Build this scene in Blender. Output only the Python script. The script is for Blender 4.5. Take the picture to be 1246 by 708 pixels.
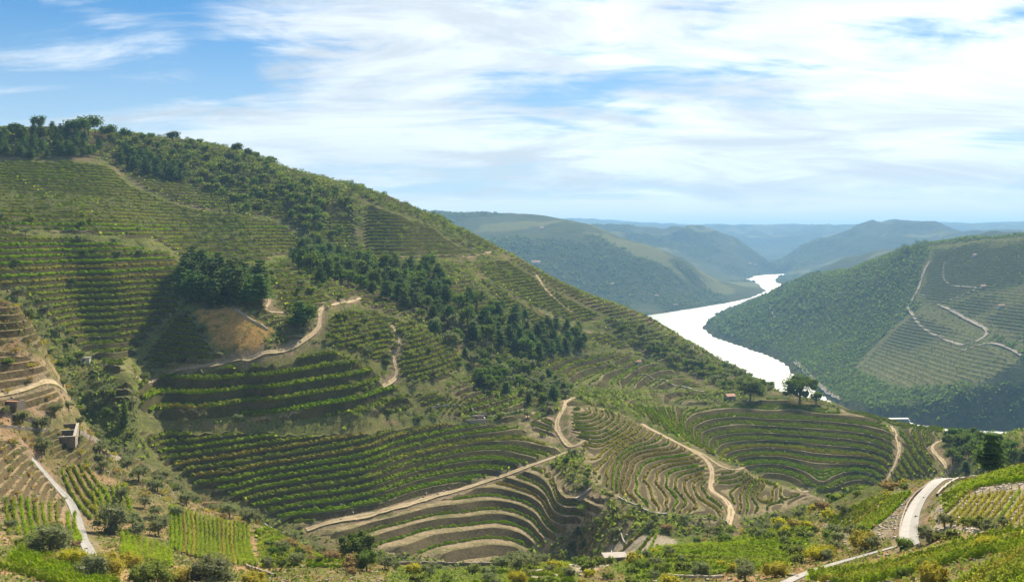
import bpy, math, random, time
import numpy as np
from mathutils import Vector
T0 = time.time()
rng = np.random.default_rng(11)
random.seed(11)
for o in list(bpy.data.objects):
    bpy.data.objects.remove(o)
S = bpy.context.scene
COL = S.collection

# ------------------------------------------------------------------ camera
F = 1200.0; HY = 285.0                       # focal length in photo pixels, horizon row
PIT = math.atan((354 - HY) / F); CP, SP = math.cos(PIT), math.sin(PIT)
cam = bpy.data.cameras.new('camera'); cam_o = bpy.data.objects.new('camera', cam); COL.objects.link(cam_o)
cam.sensor_width = 36.0; cam.lens = 36.0 * F / 1246; cam.clip_start = 1.0; cam.clip_end = 90000
cam_o.location = (0, 0, 0); cam_o.rotation_euler = (math.pi / 2 - PIT, 0, 0)
S.camera = cam_o

# ------------------------------------------------------------------ daylight
SUN_AZ, SUN_EL = math.radians(20), math.radians(39)     # clockwise from the view direction (+Y)
sun = bpy.data.lights.new('sun', 'SUN'); sun_o = bpy.data.objects.new('sun', sun); COL.objects.link(sun_o)
sun.energy = 5.0; sun.angle = math.radians(0.53); sun.color = (1.0, 0.89, 0.70)
sdir = Vector((math.sin(SUN_AZ) * math.cos(SUN_EL), math.cos(SUN_AZ) * math.cos(SUN_EL), math.sin(SUN_EL)))
sun_o.rotation_euler = sdir.to_track_quat('Z', 'Y').to_euler()
S.view_settings.view_transform = 'Standard'; S.view_settings.look = 'None'
S.view_settings.exposure = 1.62; S.view_settings.gamma = 1.0
S.cycles.use_denoising = True
S.cycles.max_bounces = 6; S.cycles.diffuse_bounces = 3; S.cycles.glossy_bounces = 2
S.cycles.transmission_bounces = 4; S.cycles.transparent_max_bounces = 8; S.cycles.volume_bounces = 1
S.cycles.caustics_reflective = False; S.cycles.caustics_refractive = False
S.cycles.sample_clamp_indirect = 8.0


class NT:
    """small helper to write node trees"""
    def __init__(s, tree): s.t = tree; s.n = tree.nodes; s.l = tree.links
    def new(s, typ, **kw):
        nd = s.n.new(typ)
        for k, v in kw.items():
            if k.startswith('i_'):
                key = k[2:]; key = int(key) if key.isdigit() else key.replace('__', ' ')
                if isinstance(v, bpy.types.NodeSocket): s.l.new(v, nd.inputs[key])
                else: nd.inputs[key].default_value = v
            else: setattr(nd, k, v)
        return nd
    def math(s, op, a, b=0.0, c=None, clamp=False):
        nd = s.n.new('ShaderNodeMath'); nd.operation = op; nd.use_clamp = clamp
        for i, v in enumerate((a, b, c)):
            if v is None: continue
            if isinstance(v, bpy.types.NodeSocket): s.l.new(v, nd.inputs[i])
            else: nd.inputs[i].default_value = v
        return nd.outputs[0]
    def mix(s, f, a, b, blend='MIX'):
        nd = s.n.new('ShaderNodeMix'); nd.data_type = 'RGBA'; nd.blend_type = blend; nd.clamp_factor = True
        for i, v in ((0, f), (6, a), (7, b)):
            if isinstance(v, bpy.types.NodeSocket): s.l.new(v, nd.inputs[i])
            else: nd.inputs[i].default_value = v if i == 0 else (*v, 1) if len(v) == 3 else v
        return nd.outputs[2]
    def ramp(s, f, *stops):
        nd = s.n.new('ShaderNodeMapRange'); nd.interpolation_type = 'SMOOTHSTEP'
        s.l.new(f, nd.inputs[0]); nd.inputs[1].default_value = stops[0]; nd.inputs[2].default_value = stops[1]
        nd.inputs[3].default_value = stops[2] if len(stops) > 2 else 0; nd.inputs[4].default_value = stops[3] if len(stops) > 2 else 1
        return nd.outputs[0]
    def noise(s, vec, scale, detail=4, rough=0.55, dist=0.0):
        nd = s.n.new('ShaderNodeTexNoise'); nd.inputs['Scale'].default_value = scale; nd.inputs['Detail'].default_value = detail
        nd.inputs['Roughness'].default_value = rough; nd.inputs['Distortion'].default_value = dist
        if vec is not None: s.l.new(vec, nd.inputs['Vector'])
        return nd.outputs[0]


def make_world():
    w = bpy.data.worlds.new('World'); S.world = w; w.use_nodes = True
    n = NT(w.node_tree); n.n.clear()
    out = n.new('ShaderNodeOutputWorld'); bg = n.new('ShaderNodeBackground'); n.l.new(bg.outputs[0], out.inputs[0])
    bg.inputs[1].default_value = 0.05
    sky = n.new('ShaderNodeTexSky', sky_type='NISHITA', sun_disc=False, sun_elevation=SUN_EL, sun_rotation=SUN_AZ,
                altitude=400, air_density=1.0, dust_density=0.2, ozone_density=2.5)
    tc = n.new('ShaderNodeTexCoord'); d = tc.outputs['Generated']
    sep = n.new('ShaderNodeSeparateXYZ', i_0=d)
    x, y, z = sep.outputs
    zz = n.math('ADD', n.math('MAXIMUM', z, 0.0), 0.20)
    comb = n.new('ShaderNodeCombineXYZ', i_0=n.math('DIVIDE', x, zz), i_1=n.math('DIVIDE', y, zz), i_2=0.0)
    def layer(rot, sc, loc):                     # a cloud deck seen in perspective, drawn out along the wind
        mp = n.new('ShaderNodeMapping'); n.l.new(comb.outputs[0], mp.inputs[0])
        mp.inputs['Rotation'].default_value = (0, 0, math.radians(rot)); mp.inputs['Scale'].default_value = sc; mp.inputs['Location'].default_value = loc
        return mp.outputs[0]
    v = layer(-30, (.8, 1.0, 1), (3.1, 1.7, 0))
    big = n.noise(v, 0.85, 3, 0.5, 0.5)
    fine = n.noise(layer(-35, (.7, 1.3, 1), (0, 0, 0)), 2.6, 9, 0.6, 0.7)
    strk = n.noise(layer(-48, (.45, 2.4, 1), (5, 2, 0)), 2.2, 8, 0.62, 0.8)
    # the veil is densest around the sun's side of the sky and thins away from it
    sd = n.new('ShaderNodeVectorMath', operation='DOT_PRODUCT'); n.l.new(d, sd.inputs[0]); sd.inputs[1].default_value = sdir
    near_sun = n.ramp(sd.outputs['Value'], 0.62, 0.97)
    c = n.math('ADD', n.math('MULTIPLY', big, 1.25), n.math('ADD', n.math('MULTIPLY', fine, 0.85), n.math('MULTIPLY', strk, 0.5)))
    c = n.math('ADD', c, n.math('MULTIPLY', near_sun, 0.28))
    low = n.ramp(z, 0.24, 0.05)
    c = n.math('ADD', c, n.math('MULTIPLY', low, 0.06))
    mask = n.ramp(c, 1.235, 1.51)
    # low cumulus bank far away above the hills
    cum = n.new('ShaderNodeCombineXYZ', i_0=n.math('ARCTAN2', x, y), i_1=n.math('MULTIPLY', z, 2.6), i_2=0.0)
    cn = n.noise(cum.outputs[0], 9.0, 7, 0.58, 0.2)
    band = n.math('MULTIPLY', n.ramp(z, -0.002, 0.012), n.ramp(z, 0.046, 0.024))
    cmask = n.math('MULTIPLY', n.ramp(n.math('ADD', cn, n.math('MULTIPLY', band, 0.16)), 0.47, 0.57), band)
    hz = n.ramp(z, 0.24, 0.0)
    blue = n.mix(1.0, sky.outputs[0], (.21, .48, .66), 'MULTIPLY')
    base = n.mix(n.math('MULTIPLY', hz, 0.75), blue, (5.2, 5.7, 6.0))
    bright = n.math('MULTIPLY_ADD', near_sun, 2.2, 6.0)
    shade = n.ramp(n.noise(layer(-30, (.7, 1.2, 1), (9, 4, 0)), 2.1, 8, 0.6, 0.6), 0.36, 0.64, 0.76, 1.12)
    lum = n.math('MULTIPLY', bright, shade)
    ccol = n.new('ShaderNodeCombineXYZ', i_0=n.math('MULTIPLY', lum, 0.93), i_1=lum, i_2=n.math('MULTIPLY', lum, 1.05))
    m1 = n.mix(n.math('MULTIPLY', mask, 0.92), base, ccol.outputs[0])
    m2 = n.mix(n.math('MULTIPLY', cmask, 0.8), m1, (7.4, 7.3, 7.2))
    n.l.new(m2, bg.inputs[0])


make_world()

# ------------------------------------------------------------------ terrain height field
WATER = -300.0
def ray(px, py):
    dx = (np.asarray(px, float) - 623) / F; dy = (354 - np.asarray(py, float)) / F
    return dx, CP + dy * SP, -SP + dy * CP
def proj(X, Y, Z):
    yc = Y * CP - Z * SP; zc = Y * SP + Z * CP
    ok = yc > 1.0; yc = np.where(ok, yc, 1.0)
    return np.where(ok, 623 + F * X / yc, -9999), np.where(ok, 354 - F * zc / yc, -9999)
# survey points of the valley: (bearing, distance, height); V gives them by sight line and distance, Hd by bearing, distance, height
def ctl(px, py, r):
    x, y, z = ray(px, py); h = math.hypot(x, y); return math.atan2(x, y), math.log(r), z / h
def hid(px, r, z):
    x, y, _ = ray(px, 400); return math.atan2(x, y), math.log(r), z / r
CTL=[]
def V(*t):
    for a in t: CTL.append(ctl(*a))
def Hd(*t):
    for a in t: CTL.append(hid(*a))
# --- foreground slope of the camera's own hill
for p in (-250,0,300,600,900,1150,1246,1450):
    Hd((p,25,-12),(p,60,-29))
V((-150,708,150),(0,708,150),(120,708,165),(300,708,180),(450,708,190),(600,708,200),(750,708,195),(900,708,175),(1050,708,150),(1246,708,108),(1400,720,100))
V((-150,640,230),(-150,560,290),(-150,470,320),(-150,360,370))
V((0,650,230),(0,600,270),(0,540,300),(0,470,330),(0,420,350),(20,375,372))
V((70,600,300),(100,660,225),(80,520,335),(60,450,355),(150,610,300),(120,560,335),(200,590,345),(260,660,270),(250,620,330),(310,635,320),(330,670,265))
V((420,690,230),(560,704,215),(480,692,280),(640,696,280),(760,685,250))
V((800,668,290),(900,665,260),(820,690,220),(1000,680,200),(1000,645,255),(1000,622,310),(950,640,310))
V((1120,660,180),(1120,620,225),(1145,582,275),(1060,625,250),(1060,600,310),(1246,660,140),(1246,620,175),(1246,580,215),(1180,585,240),(1246,568,235),(1350,640,150),(1350,560,240))
# --- side valley floor
Hd((30,470,-62),(-150,480,-45),(110,430,-86))
V((160,525,440),(155,460,470),(240,600,430),(310,627,424),(370,645,420),(470,672,408),(560,686,402),(640,682,405),(700,674,402),(760,658,382),(830,653,390),(890,650,402),(950,638,438))
Hd((1000,440,-143),(1040,535,-163),(1075,500,-168),(1120,450,-170),(950,415,-135),(1180,330,-95),(1246,330,-92),(1350,330,-95))
# --- bowl
V((200,560,440),(230,520,455),(300,580,440),(300,520,465),(300,485,480),(220,490,474),(180,470,488),(400,600,442),(470,620,440),(560,600,466),(640,570,484),(560,640,436),(660,620,438),(690,545,507),(560,530,525),(480,540,495),(400,520,480),(640,510,565),(720,612,413),(690,645,408))
V((320,434,495),(250,449,490),(380,405,535),(430,440,530),(480,460,550),(540,480,560),(590,490,575),(620,470,620))
V((280,400,512),(270,376,536),(225,374,551),(292,420,496),(330,355,570),(430,365,620),(490,400,600),(550,420,640),(600,440,670),(380,330,640))
# --- gully left
V((100,400,545),(60,400,520),(130,440,505),(170,420,535),(200,385,565),(60,340,562),(130,340,580),(0,330,550),(200,330,620),(0,280,605),(-150,300,575),(100,290,618),(180,290,665),(-150,200,800))
V((0,240,760),(0,195,850),(0,165,900),(-150,160,880),(80,235,790),(100,165,940),(150,200,910),(160,172,985),(200,255,800),(215,300,710),(300,320,690),(300,280,780),(230,180,1010),(250,230,900),(320,240,900),(290,188,1030),(340,205,1040))
# --- right part of main hill
V((360,305,800),(370,250,885),(430,230,1040),(405,280,868),(436,262,915),(450,285,890),(430,312,835),(470,330,770),(470,262,930),(520,265,1020),(520,300,900),(560,340,780),(500,360,700),(570,390,690),(620,420,720),(660,430,745),(620,370,800),(600,304,985),(565,288,990),(570,306,950),(630,317,980),(660,336,975),(650,380,830),(700,357,965),(700,380,905),(700,420,810),(745,373,970),(740,395,915),(780,430,880),(788,391,970),(800,399,965),(760,450,800),(700,455,750),(840,422,945),(880,446,905),(840,470,800),(660,470,670),(690,490,585),(740,480,680))
# --- back terraces
V((800,490,725),(870,492,745),(930,479,790),(930,520,700),(860,525,680),(860,508,710),(930,560,650),(1000,591,600),(1000,560,650),(1000,515,712),(1000,494,755),(1050,509,725),(1060,592,622),(1060,555,660),(1060,525,695),(1088,518,703),(1150,522,690),(1100,588,592),(1100,560,632),(1145,575,572),(1125,545,628),(1180,540,640),(1246,538,650),(1350,545,640))
# --- spur
Hd((860,600,-133),(900,580,-143),(950,565,-152),(1000,556,-158))
V((700,520,530),(740,500,580),(775,512,567),(815,530,550),(858,549,533),(905,568,517),(955,590,503),(1000,607,492),(730,540,503),(770,555,500),(820,572,489),(870,590,480),(930,605,478),(717,583,440),(690,600,425),(690,620,416),(760,636,391),(760,600,431),(820,638,398),(820,605,440),(880,637,412),(880,612,448),(950,628,446))
# --- drop behind the crest to the river
Hd((-150,1250,20),(0,1250,40),(100,1300,50),(230,1350,50),(340,1350,20),(430,1350,-5),(520,1350,-40),(600,1300,-80),(660,1280,-110),(740,1250,-150),(800,1250,-160),(840,1180,-165),(880,1120,-165),(930,980,-165),(1000,900,-165),(1050,860,-165),(1150,790,-170),(1246,720,-180),(1350,700,-180))
Hd((-200,2000,-100),(0,2000,-120),(200,2000,-150),(340,1900,-180),(430,1800,-180),(520,1800,-190),(600,1750,-210),(700,1700,-250),(800,1600,-280),(880,1450,-290),(930,1300,-295),(1000,1200,-298),(1100,1080,-298),(1246,1000,-298),(1350,980,-298))
for p in (-200,0,200,400,520,600,700): Hd((p,2700,-270))
Hd((800,2200,-305),(900,1800,-305),(1000,1500,-305),(1130,1300,-305),(1246,1200,-305),(1350,1150,-305))
# --- far left bank hill (C)
V((520,262,5200),(580,262,5200),(640,263,5100),(690,272,4900),(720,280,4750),(600,320,4100),(660,330,4050),(560,300,4400),(700,350,3950),(740,370,3850),(760,320,4350),(720,300,4450),(800,340,4250),(850,355,4500),(800,308,4650),(840,330,4650),(880,345,4900),(920,352,5050),(790,382,3720),(870,369,4330),(700,400,3450),(600,370,3600))
V((440,262,5200),(300,262,5200),(100,262,5200),(-200,262,5200))
Hd((700,6000,-30),(600,6500,0),(800,5600,-180),(860,5500,-240),(300,6500,0),(0,6500,0))
# --- right hill (D)
V((862,402,3000),(905,420,2650),(930,428,2520),(960,448,2230),(1000,478,1900),(1040,502,1700),(1130,515,1600),(1246,522,1560))
V((900,385,3050),(950,362,3000),(1000,342,2900),(1050,322,2800),(1100,305,2700),(1130,297,2650),(1180,290,2600),(1246,287,2550),(1350,280,2500))
V((900,400,2900),(950,400,2700),(1000,400,2480),(1050,400,2320),(1000,440,2150),(1050,450,2050),(1100,350,2420),(1100,400,2180),(1100,450,1950),(1050,480,1820),(1160,340,2330),(1160,400,2080),(1200,450,1800),(1160,480,1720),(1246,340,2200),(1246,400,1950),(1246,450,1760),(1246,490,1640),(1180,430,1900),(1350,400,1900))
Hd((1050,3000,-112),(1100,2900,-72),(1130,2850,-52),(1180,2790,-40),(1246,2740,-34),(1350,2700,-34),(1140,5700,-60),(1246,5400,-25),(1350,5400,-20),(1050,5800,-130));Hd((900,3500,-260),(950,3600,-200),(1000,3600,-150),(1100,3600,-100),(1246,3600,-60),(1350,3600,-60),(1000,4500,-220),(1100,4600,-200),(1246,4600,-150),(1350,4600,-100))
# spur behind D (1000,345)..(940,352)
V((965,345,5700),(985,335,5600),(1010,322,5500),(1050,310,5300),(1090,302,5200),(1140,296,5100),(1200,286,5000),(1246,278,4900),(1350,270,4800),(1000,348,5300))
Hd((1000,6600,-240),(1100,6600,-120),(1246,6600,-60),(1350,6600,-40))
# ridge E1 left of far river
V((740,276,8200),(790,277,8200),(840,280,8000),(880,290,7800),(910,305,7700),(935,322,7500),(860,310,7300),(900,325,7200),(810,300,7200),(640,280,8500))
# ridge E3 right
V((940,322,8200),(970,308,8400),(1000,296,8700),(1040,280,9000),(1080,272,9000),(1110,274,9000),(1160,279,9000),(1246,288,9000),(1350,288,9000),(1060,300,8000),(1120,295,7900))
Hd((900,9500,-250),(1000,10500,-200),(800,10000,-150),(1200,11000,-150),(640,10000,-100))
# ridge E2 far
V((860,284,13000),(930,285,13000),(1000,284,13000),(760,284,13000),(640,285,13000),(1246,285,13000))
# far blue ridges
V((690,268,19000),(760,272,19000),(640,272,19000),(850,282,19000),(950,283,19000),(1050,278,19000),(1130,272,19000),(1180,276,19000),(1246,272,19000),(500,275,19000),(300,275,19000),(0,275,19000),(1400,272,19000))
Hd(*[(p,26000,-200) for p in (-200,100,400,700,1000,1250,1450)])
C = np.array(CTL); KA = 3.0
def tps_fit():
    P = np.stack([C[:, 0] * KA, C[:, 1]], 1); n = len(P)
    d2 = ((P[:, None] - P[None]) ** 2).sum(2); K = np.where(d2 > 0, d2 * np.log(d2 + 1e-20) * .5, 0)
    A = np.zeros((n + 3, n + 3))
    A[:n, :n] = K + np.diag(np.where(C[:, 1] > math.log(3500), 1e-6, np.where(C[:, 1] > math.log(1400), 1e-5, 3e-4)))
    A[:n, n] = 1; A[:n, n + 1:] = P; A[n, :n] = 1; A[n + 1:, :n] = P.T
    b = np.zeros(n + 3); b[:n] = C[:, 2]
    return P, np.linalg.solve(A, b)
PC, PW = tps_fit()
def tps(az, lr):
    sh = az.shape; q = np.stack([az.ravel() * KA, lr.ravel()], 1); out = np.empty(len(q))
    for i in range(0, len(q), 20000):
        s = q[i:i + 20000]
        d2 = np.maximum((s ** 2).sum(1)[:, None] + (PC ** 2).sum(1)[None] - 2 * s @ PC.T, 1e-12)
        out[i:i + 20000] = (d2 * np.log(d2) * .5) @ PW[:-3] + PW[-3] + s @ PW[-2:]
    return out.reshape(sh)

LAT = rng.random((256, 256))
def vnoise(x, y):
    xi = np.floor(x).astype(int); yi = np.floor(y).astype(int); fx = x - xi; fy = y - yi
    fx = fx * fx * (3 - 2 * fx); fy = fy * fy * (3 - 2 * fy)
    a = LAT[xi & 255, yi & 255]; b = LAT[(xi + 1) & 255, yi & 255]; c = LAT[xi & 255, (yi + 1) & 255]; d = LAT[(xi + 1) & 255, (yi + 1) & 255]
    return (a * (1 - fx) + b * fx) * (1 - fy) + (c * (1 - fx) + d * fx) * fy
def fbm(x, y, wl, octv=4, gain=.5):
    s = 0; a = 1; t = 0
    for k in range(octv):
        s = s + a * vnoise(x / wl + 17.3 * k, y / wl - 9.1 * k); t += a; a *= gain; wl *= .5
        x, y = .8 * x - .6 * y, .6 * x + .8 * y
    return s / t
def sstep(x, a, b):
    t = np.clip((x - a) / (b - a), 0, 1); return t * t * (3 - 2 * t)
def in_poly(px, py, poly):
    inside = np.zeros(np.shape(px), bool); n = len(poly)
    for i in range(n):
        x0, y0 = poly[i]; x1, y1 = poly[(i + 1) % n]
        if y0 == y1: continue
        cnd = ((y0 > py) != (y1 > py)); xs = (x1 - x0) * (py - y0) / (y1 - y0) + x0
        inside ^= cnd & (px < xs)
    return inside
def seg_dist(X, Y, poly, closed=False):
    d = np.full(np.shape(X), 1e9); n = len(poly)
    for i in range(n if closed else n - 1):
        x0, y0 = poly[i]; x1, y1 = poly[(i + 1) % n]; dx, dy = x1 - x0, y1 - y0
        t = np.clip(((X - x0) * dx + (Y - y0) * dy) / max(dx * dx + dy * dy, 1e-9), 0, 1)
        d = np.minimum(d, np.hypot(X - x0 - t * dx, Y - y0 - t * dy))
    return d
def on_water(px, py):
    x, y, z = ray(px, py); k = WATER / z; return float(x * k), float(y * k)
# banks of the river, seen from the viewpoint (the hidden reach behind the near hill is estimated)
RIVER = [on_water(*p) for p in [(957, 333.2), (930, 334.3), (914, 336.2), (908, 340), (925, 346), (931, 354), (910, 363), (870, 371), (830, 377), (790, 383.5), (765, 389),
    (752, 400), (765, 425), (850, 470), (930, 505), (1000, 530), (1100, 552), (1246, 572), (1420, 580), (1700, 580), (1700, 526), (1420, 524), (1246, 524.5), (1150, 520), (1060, 507), (1022, 496),
    (1003, 481), (985, 470), (968, 457), (957, 442), (935, 432), (900, 420), (870, 410), (857, 399), (862, 392), (880, 379), (905, 369), (940, 359), (972, 353), (981, 349.5), (960, 347), (944, 344), (943, 340), (956, 336)]]

az_f = np.arange(-.535, .536, .0050)
az_g = np.concatenate([np.arange(-1.0, -.54, .022), az_f, np.arange(.557, 1.0, .022)])
lr_g = np.concatenate([np.arange(math.log(24), math.log(1350), .006), np.arange(math.log(1350), math.log(27000), .0082)])
AZ, LR = np.meshgrid(az_g, lr_g, indexing='ij'); RR = np.exp(LR)
GX, GY = RR * np.sin(AZ), RR * np.cos(AZ)
GT = tps(np.clip(AZ, -.64, .64), LR)
GZ = np.clip(GT, -.62, .3) * RR
# relief the survey points do not hold: hummocks near, ravines and spurs on the far hills
near = sstep(RR, 90, 300) * (1 - sstep(RR, 1000, 1800))
GZ += near * ((fbm(GX, GY, 46, 3) - .5) * 3.4 + sstep(RR, 560, 760) * (fbm(GX + 400, GY, 130, 2) - .5) * 7)
DRV = np.full(GX.shape, 1e4); fr = RR > 850; DRV[fr] = seg_dist(GX[fr], GY[fr], RIVER, True); calm = .12 + .88 * sstep(DRV, 60, 700)
farm = sstep(RR, 1900, 3400)
rid = 1 - np.abs(2 * fbm(GX - GY * .35 + 9000, GY * .75, 720, 4) - 1)
GZ += np.where((RR < 6600) & (AZ < .17), .5, 1.0) * calm * farm * (rid - .80) * np.clip(RR * .030, 0, 300) * np.clip((GZ + 315) / 160, 0, 1) * (1 - .35 * sstep(RR, 12000, 18000))
mid = sstep(RR, 1500, 1750) * (1 - farm)
rid2 = 1 - np.abs(2 * fbm(GX * .9 + 300, GY * .6, 420, 4) - 1)
GZ += calm * (mid + farm * .4) * (1 - .75 * sstep(GZ, -110, -10)) * ((rid2 - .80) * 52 + (fbm(GX, GY, 90, 3) - .5) * 12) * np.clip((GZ + 305) / 120, 0, 1)
d = DRV[fr]; ins = in_poly(GX[fr], GY[fr], RIVER); z = GZ[fr]
GZ[fr] = np.where(ins, np.minimum(z, WATER - np.minimum(d * .3, 14)), np.minimum(np.maximum(z, WATER + np.minimum(d * .28, 9)), WATER + 5 + d * .8))
GPX, GPY = proj(GX, GY, GZ)

# ------------------------------------------------------------------ land use, outlined on the slopes as seen from the viewpoint
TINT = dict(scrub=(.10, .12, .042), vine=(.165, .18, .058), pale=(.40, .335, .26), strip=(.35, .28, .17), dry=(.33, .235, .15), gold=(.46, .29, .10), wood=(.06, .06, .03), meadow=(.13, .17, .035),
            olive=(.21, .175, .095), sand=(.40, .34, .26), farwood=(.048, .072, .034), farvine=(.20, .21, .085), farfield=(.085, .11, .052), stony=(.30, .25, .17))
# name, use, outline, nearest, farthest, terrace step, bank share, row places on a bench, hedge height, hedge width
ZONES = [
 ('wild', 'scrub', [(-300, 100), (1246, 100), (1246, 470), (1160, 525), (1160, 590), (1000, 615), (890, 645), (560, 690), (370, 650), (160, 540), (60, 400), (-300, 320)], 400, 1150, 2.6, .30, (.68,), 1.3, 1.5),
 ('fore', 'olive', [(-400, 330), (0, 350), (40, 380), (95, 450), (150, 560), (260, 600), (330, 640), (480, 684), (700, 690), (800, 660), (1000, 618), (1160, 570), (1246, 560), (1700, 560), (1700, 3000), (-400, 3000)], 0, 400),
 ('rim', 'olive', [(-60, 340), (20, 352), (60, 400), (85, 450), (30, 424), (-60, 418)], 200, 420, 2.2, .45, (), 0, 0),
 ('dryslope', 'olive', [(60, 512), (100, 520), (150, 548), (240, 596), (300, 626), (300, 640), (160, 590), (60, 560), (0, 530)], 220, 430, 1.5, .42, (), 0, 0),
 ('dryleft', 'dry', [(-60, 420), (30, 425), (85, 455), (95, 490), (60, 512), (0, 500), (-60, 500)], 0, 420, 2.0, .45, (), 0, 0),
 ('dryleft', 'dry', [(-60, 520), (30, 535), (60, 570), (95, 620), (60, 640), (-60, 640)], 0, 420, 1.6, .45, (), 0, 0),
 ('upper', 'vine', [(-150, 194), (60, 195), (130, 197), (160, 225), (215, 250), (290, 262), (340, 268), (378, 296), (350, 318), (290, 322), (215, 325), (200, 300), (110, 288), (-150, 280)], 600, 1100, 2.6, .30, (.5, .85), 1.4, 1.5),
 ('gully', 'vine', [(-150, 283), (0, 283), (110, 290), (205, 303), (232, 335), (222, 372), (180, 420), (140, 470), (110, 440), (60, 395), (30, 365), (-150, 345)], 440, 800, 3.0, .30, (.48, .80), 1.4, 1.3),
 ('patch', 'vine', [(225, 372), (270, 378), (255, 410), (300, 432), (240, 447), (165, 455), (170, 430), (200, 400)], 440, 640, 2.6, .30, (.5, .85), 1.3, 1.2),
 ('patchtop', 'vine', [(330, 318), (380, 300), (360, 330), (400, 360), (420, 380), (380, 392), (340, 385), (330, 352), (322, 340)], 440, 760, 2.4, .3, (.5, .85), 1.3, 1.2),
 ('bank', 'vine', [(436, 243), (470, 255), (520, 272), (560, 300), (600, 312), (560, 316), (500, 316), (440, 316)], 700, 1150, 3.0, .34, (.72,), 1.2, 1.0),
 ('crest', 'vine', [(520, 266), (575, 296), (620, 318), (672, 352), (735, 385), (728, 398), (700, 397), (655, 378), (610, 350), (565, 322), (620, 312), (560, 292)], 740, 1150, 2.4, .28, (.5, .85), 1.3, 1.4),
 ('crestlow', 'vine', [(565, 325), (610, 352), (655, 380), (700, 400), (735, 402), (780, 425), (760, 430), (700, 412), (660, 405), (610, 375)], 740, 1100, 2.6, .32, (.5, .85), 1.3, 1.4),
 ('stair', 'vine', [(655, 425), (700, 430), (745, 425), (800, 440), (850, 465), (880, 476), (800, 476), (740, 474), (690, 470), (660, 450)], 600, 980, 3.6, .30, (.45, .8), 1.4, 1.1),
 ('middle', 'vine', [(400, 375), (450, 375), (520, 400), (560, 425), (570, 450), (545, 470), (500, 470), (470, 450), (440, 440), (390, 425), (395, 400)], 460, 720, 2.3, .30, (.5, .85), 1.3, 1.2),
 ('middlelow', 'vine', [(480, 470), (545, 474), (560, 488), (540, 506), (520, 508), (500, 486)], 460, 680, 2.2, .32, (.6,), 1.2, 1.0),
 ('field', 'gold', [(238, 378), (292, 375), (334, 402), (316, 421), (264, 424)], 440, 640),
 ('shelf', 'vine', [(165, 458), (240, 450), (330, 438), (390, 422), (440, 440), (470, 452), (500, 486), (515, 508), (400, 520), (300, 517), (165, 512)], 400, 640, 5.2, .30, (.34, .5, .66, .82, .97), 1.5, 1.3),
 ('bowl', 'vine', [(160, 516), (300, 521), (400, 523), (520, 511), (600, 514), (650, 520), (690, 548), (660, 570), (700, 600), (745, 602), (735, 625), (690, 656), (640, 676), (560, 687), (480, 676), (420, 662), (360, 646), (300, 622), (240, 600), (190, 560)], 330, 620, 2.5, .30, (.50, .86), 1.25, 1.15),
 ('bowllow', 'strip', [(368, 648), (440, 630), (520, 609), (600, 585), (660, 562), (700, 600), (745, 602), (735, 625), (690, 656), (640, 676), (560, 687), (480, 676), (420, 662)], 330, 620, 2.9, .36, (.95,), 1.1, 1.0),
 ('knoll', 'strip', [(632, 512), (676, 505), (684, 516), (680, 530), (690, 542), (650, 535)], 420, 640, 1.6, .30, (.7,), 1.2, .9),
 ('spur', 'strip', [(694, 494), (745, 498), (785, 518), (830, 541), (900, 571), (960, 594), (1004, 606), (960, 620), (895, 633), (850, 630), (800, 625), (752, 606), (722, 590), (704, 548), (688, 520)], 330, 640, .78, .38, (.72,), 1.15, .95),
 ('back', 'vine', [(755, 492), (860, 494), (930, 484), (985, 490), (1020, 498), (1100, 514), (1158, 523), (1150, 536), (1140, 552), (1150, 570), (1140, 582), (1060, 604), (1010, 606), (960, 594), (900, 571), (840, 543), (790, 516)], 520, 860, 2.7, .30, (.5, .74, .95), 1.3, 1.1),
 ('meadow', 'meadow', [(800, 655), (900, 648), (990, 640), (995, 672), (940, 690), (860, 700), (770, 708), (740, 690), (790, 672)], 0, 400),
 ('lowvine', 'meadow', [(480, 690), (600, 688), (700, 690), (700, 708), (600, 720), (460, 720)], 0, 330),
 ('yard', 'sand', [(640, 694), (700, 682), (760, 660), (820, 640), (838, 648), (815, 665), (790, 672), (740, 688), (690, 702), (640, 706)], 0, 380),
 ('rightvine', 'pale', [(1130, 652), (1140, 606), (1170, 582), (1300, 560), (1400, 560), (1400, 640), (1246, 645), (1180, 650)], 0, 330),
 ('midright', 'stony', [(1000, 640), (1060, 606), (1110, 592), (1104, 625), (1094, 655), (1060, 660), (1010, 662)], 0, 360),
]
TERR = {}
REG = np.full(GX.shape, -1, int); TIN = np.zeros(GX.shape + (3,)); USE = np.zeros(GX.shape, 'U8')
USE[:] = 'scrub'
USE[RR > 1350] = 'farwood'
n1 = fbm(GX, GY, 600, 4); n2 = fbm(GX + 5000, GY, 350, 4)
USE[(RR > 1350) & (n1 > .52)] = 'farfield'; USE[(RR > 1350) & (n1 > .52) & (n2 > .60)] = 'farvine'
DV = [[(1035, 450), (1060, 425), (1100, 385), (1150, 360), (1165, 380), (1215, 420), (1246, 440), (1246, 470), (1160, 470), (1090, 475)], [(1110, 370), (1130, 300), (1190, 292), (1300, 285), (1300, 440), (1246, 430), (1190, 400)]]
dm = (RR > 1350) & (RR < 3400) & (GPX > 840)
USE[dm] = 'farwood'
for i, zn in enumerate(ZONES):
    m = in_poly(GPX, GPY, zn[2]) & (RR > zn[3]) & (RR < zn[4]); USE[m] = zn[1]; REG[m] = -1
    if len(zn) > 5: REG[m] = i
for k, pl in enumerate(DV):
    m = in_poly(GPX, GPY, pl) & dm; USE[m] = 'farvine'
    ZONES.append(('opposite', 'farvine', pl, 1350, 3400, 5.0, .27, (), 0, 0)); REG[m] = len(ZONES) - 1
for k, v in TINT.items(): TIN[USE == k] = v
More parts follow.
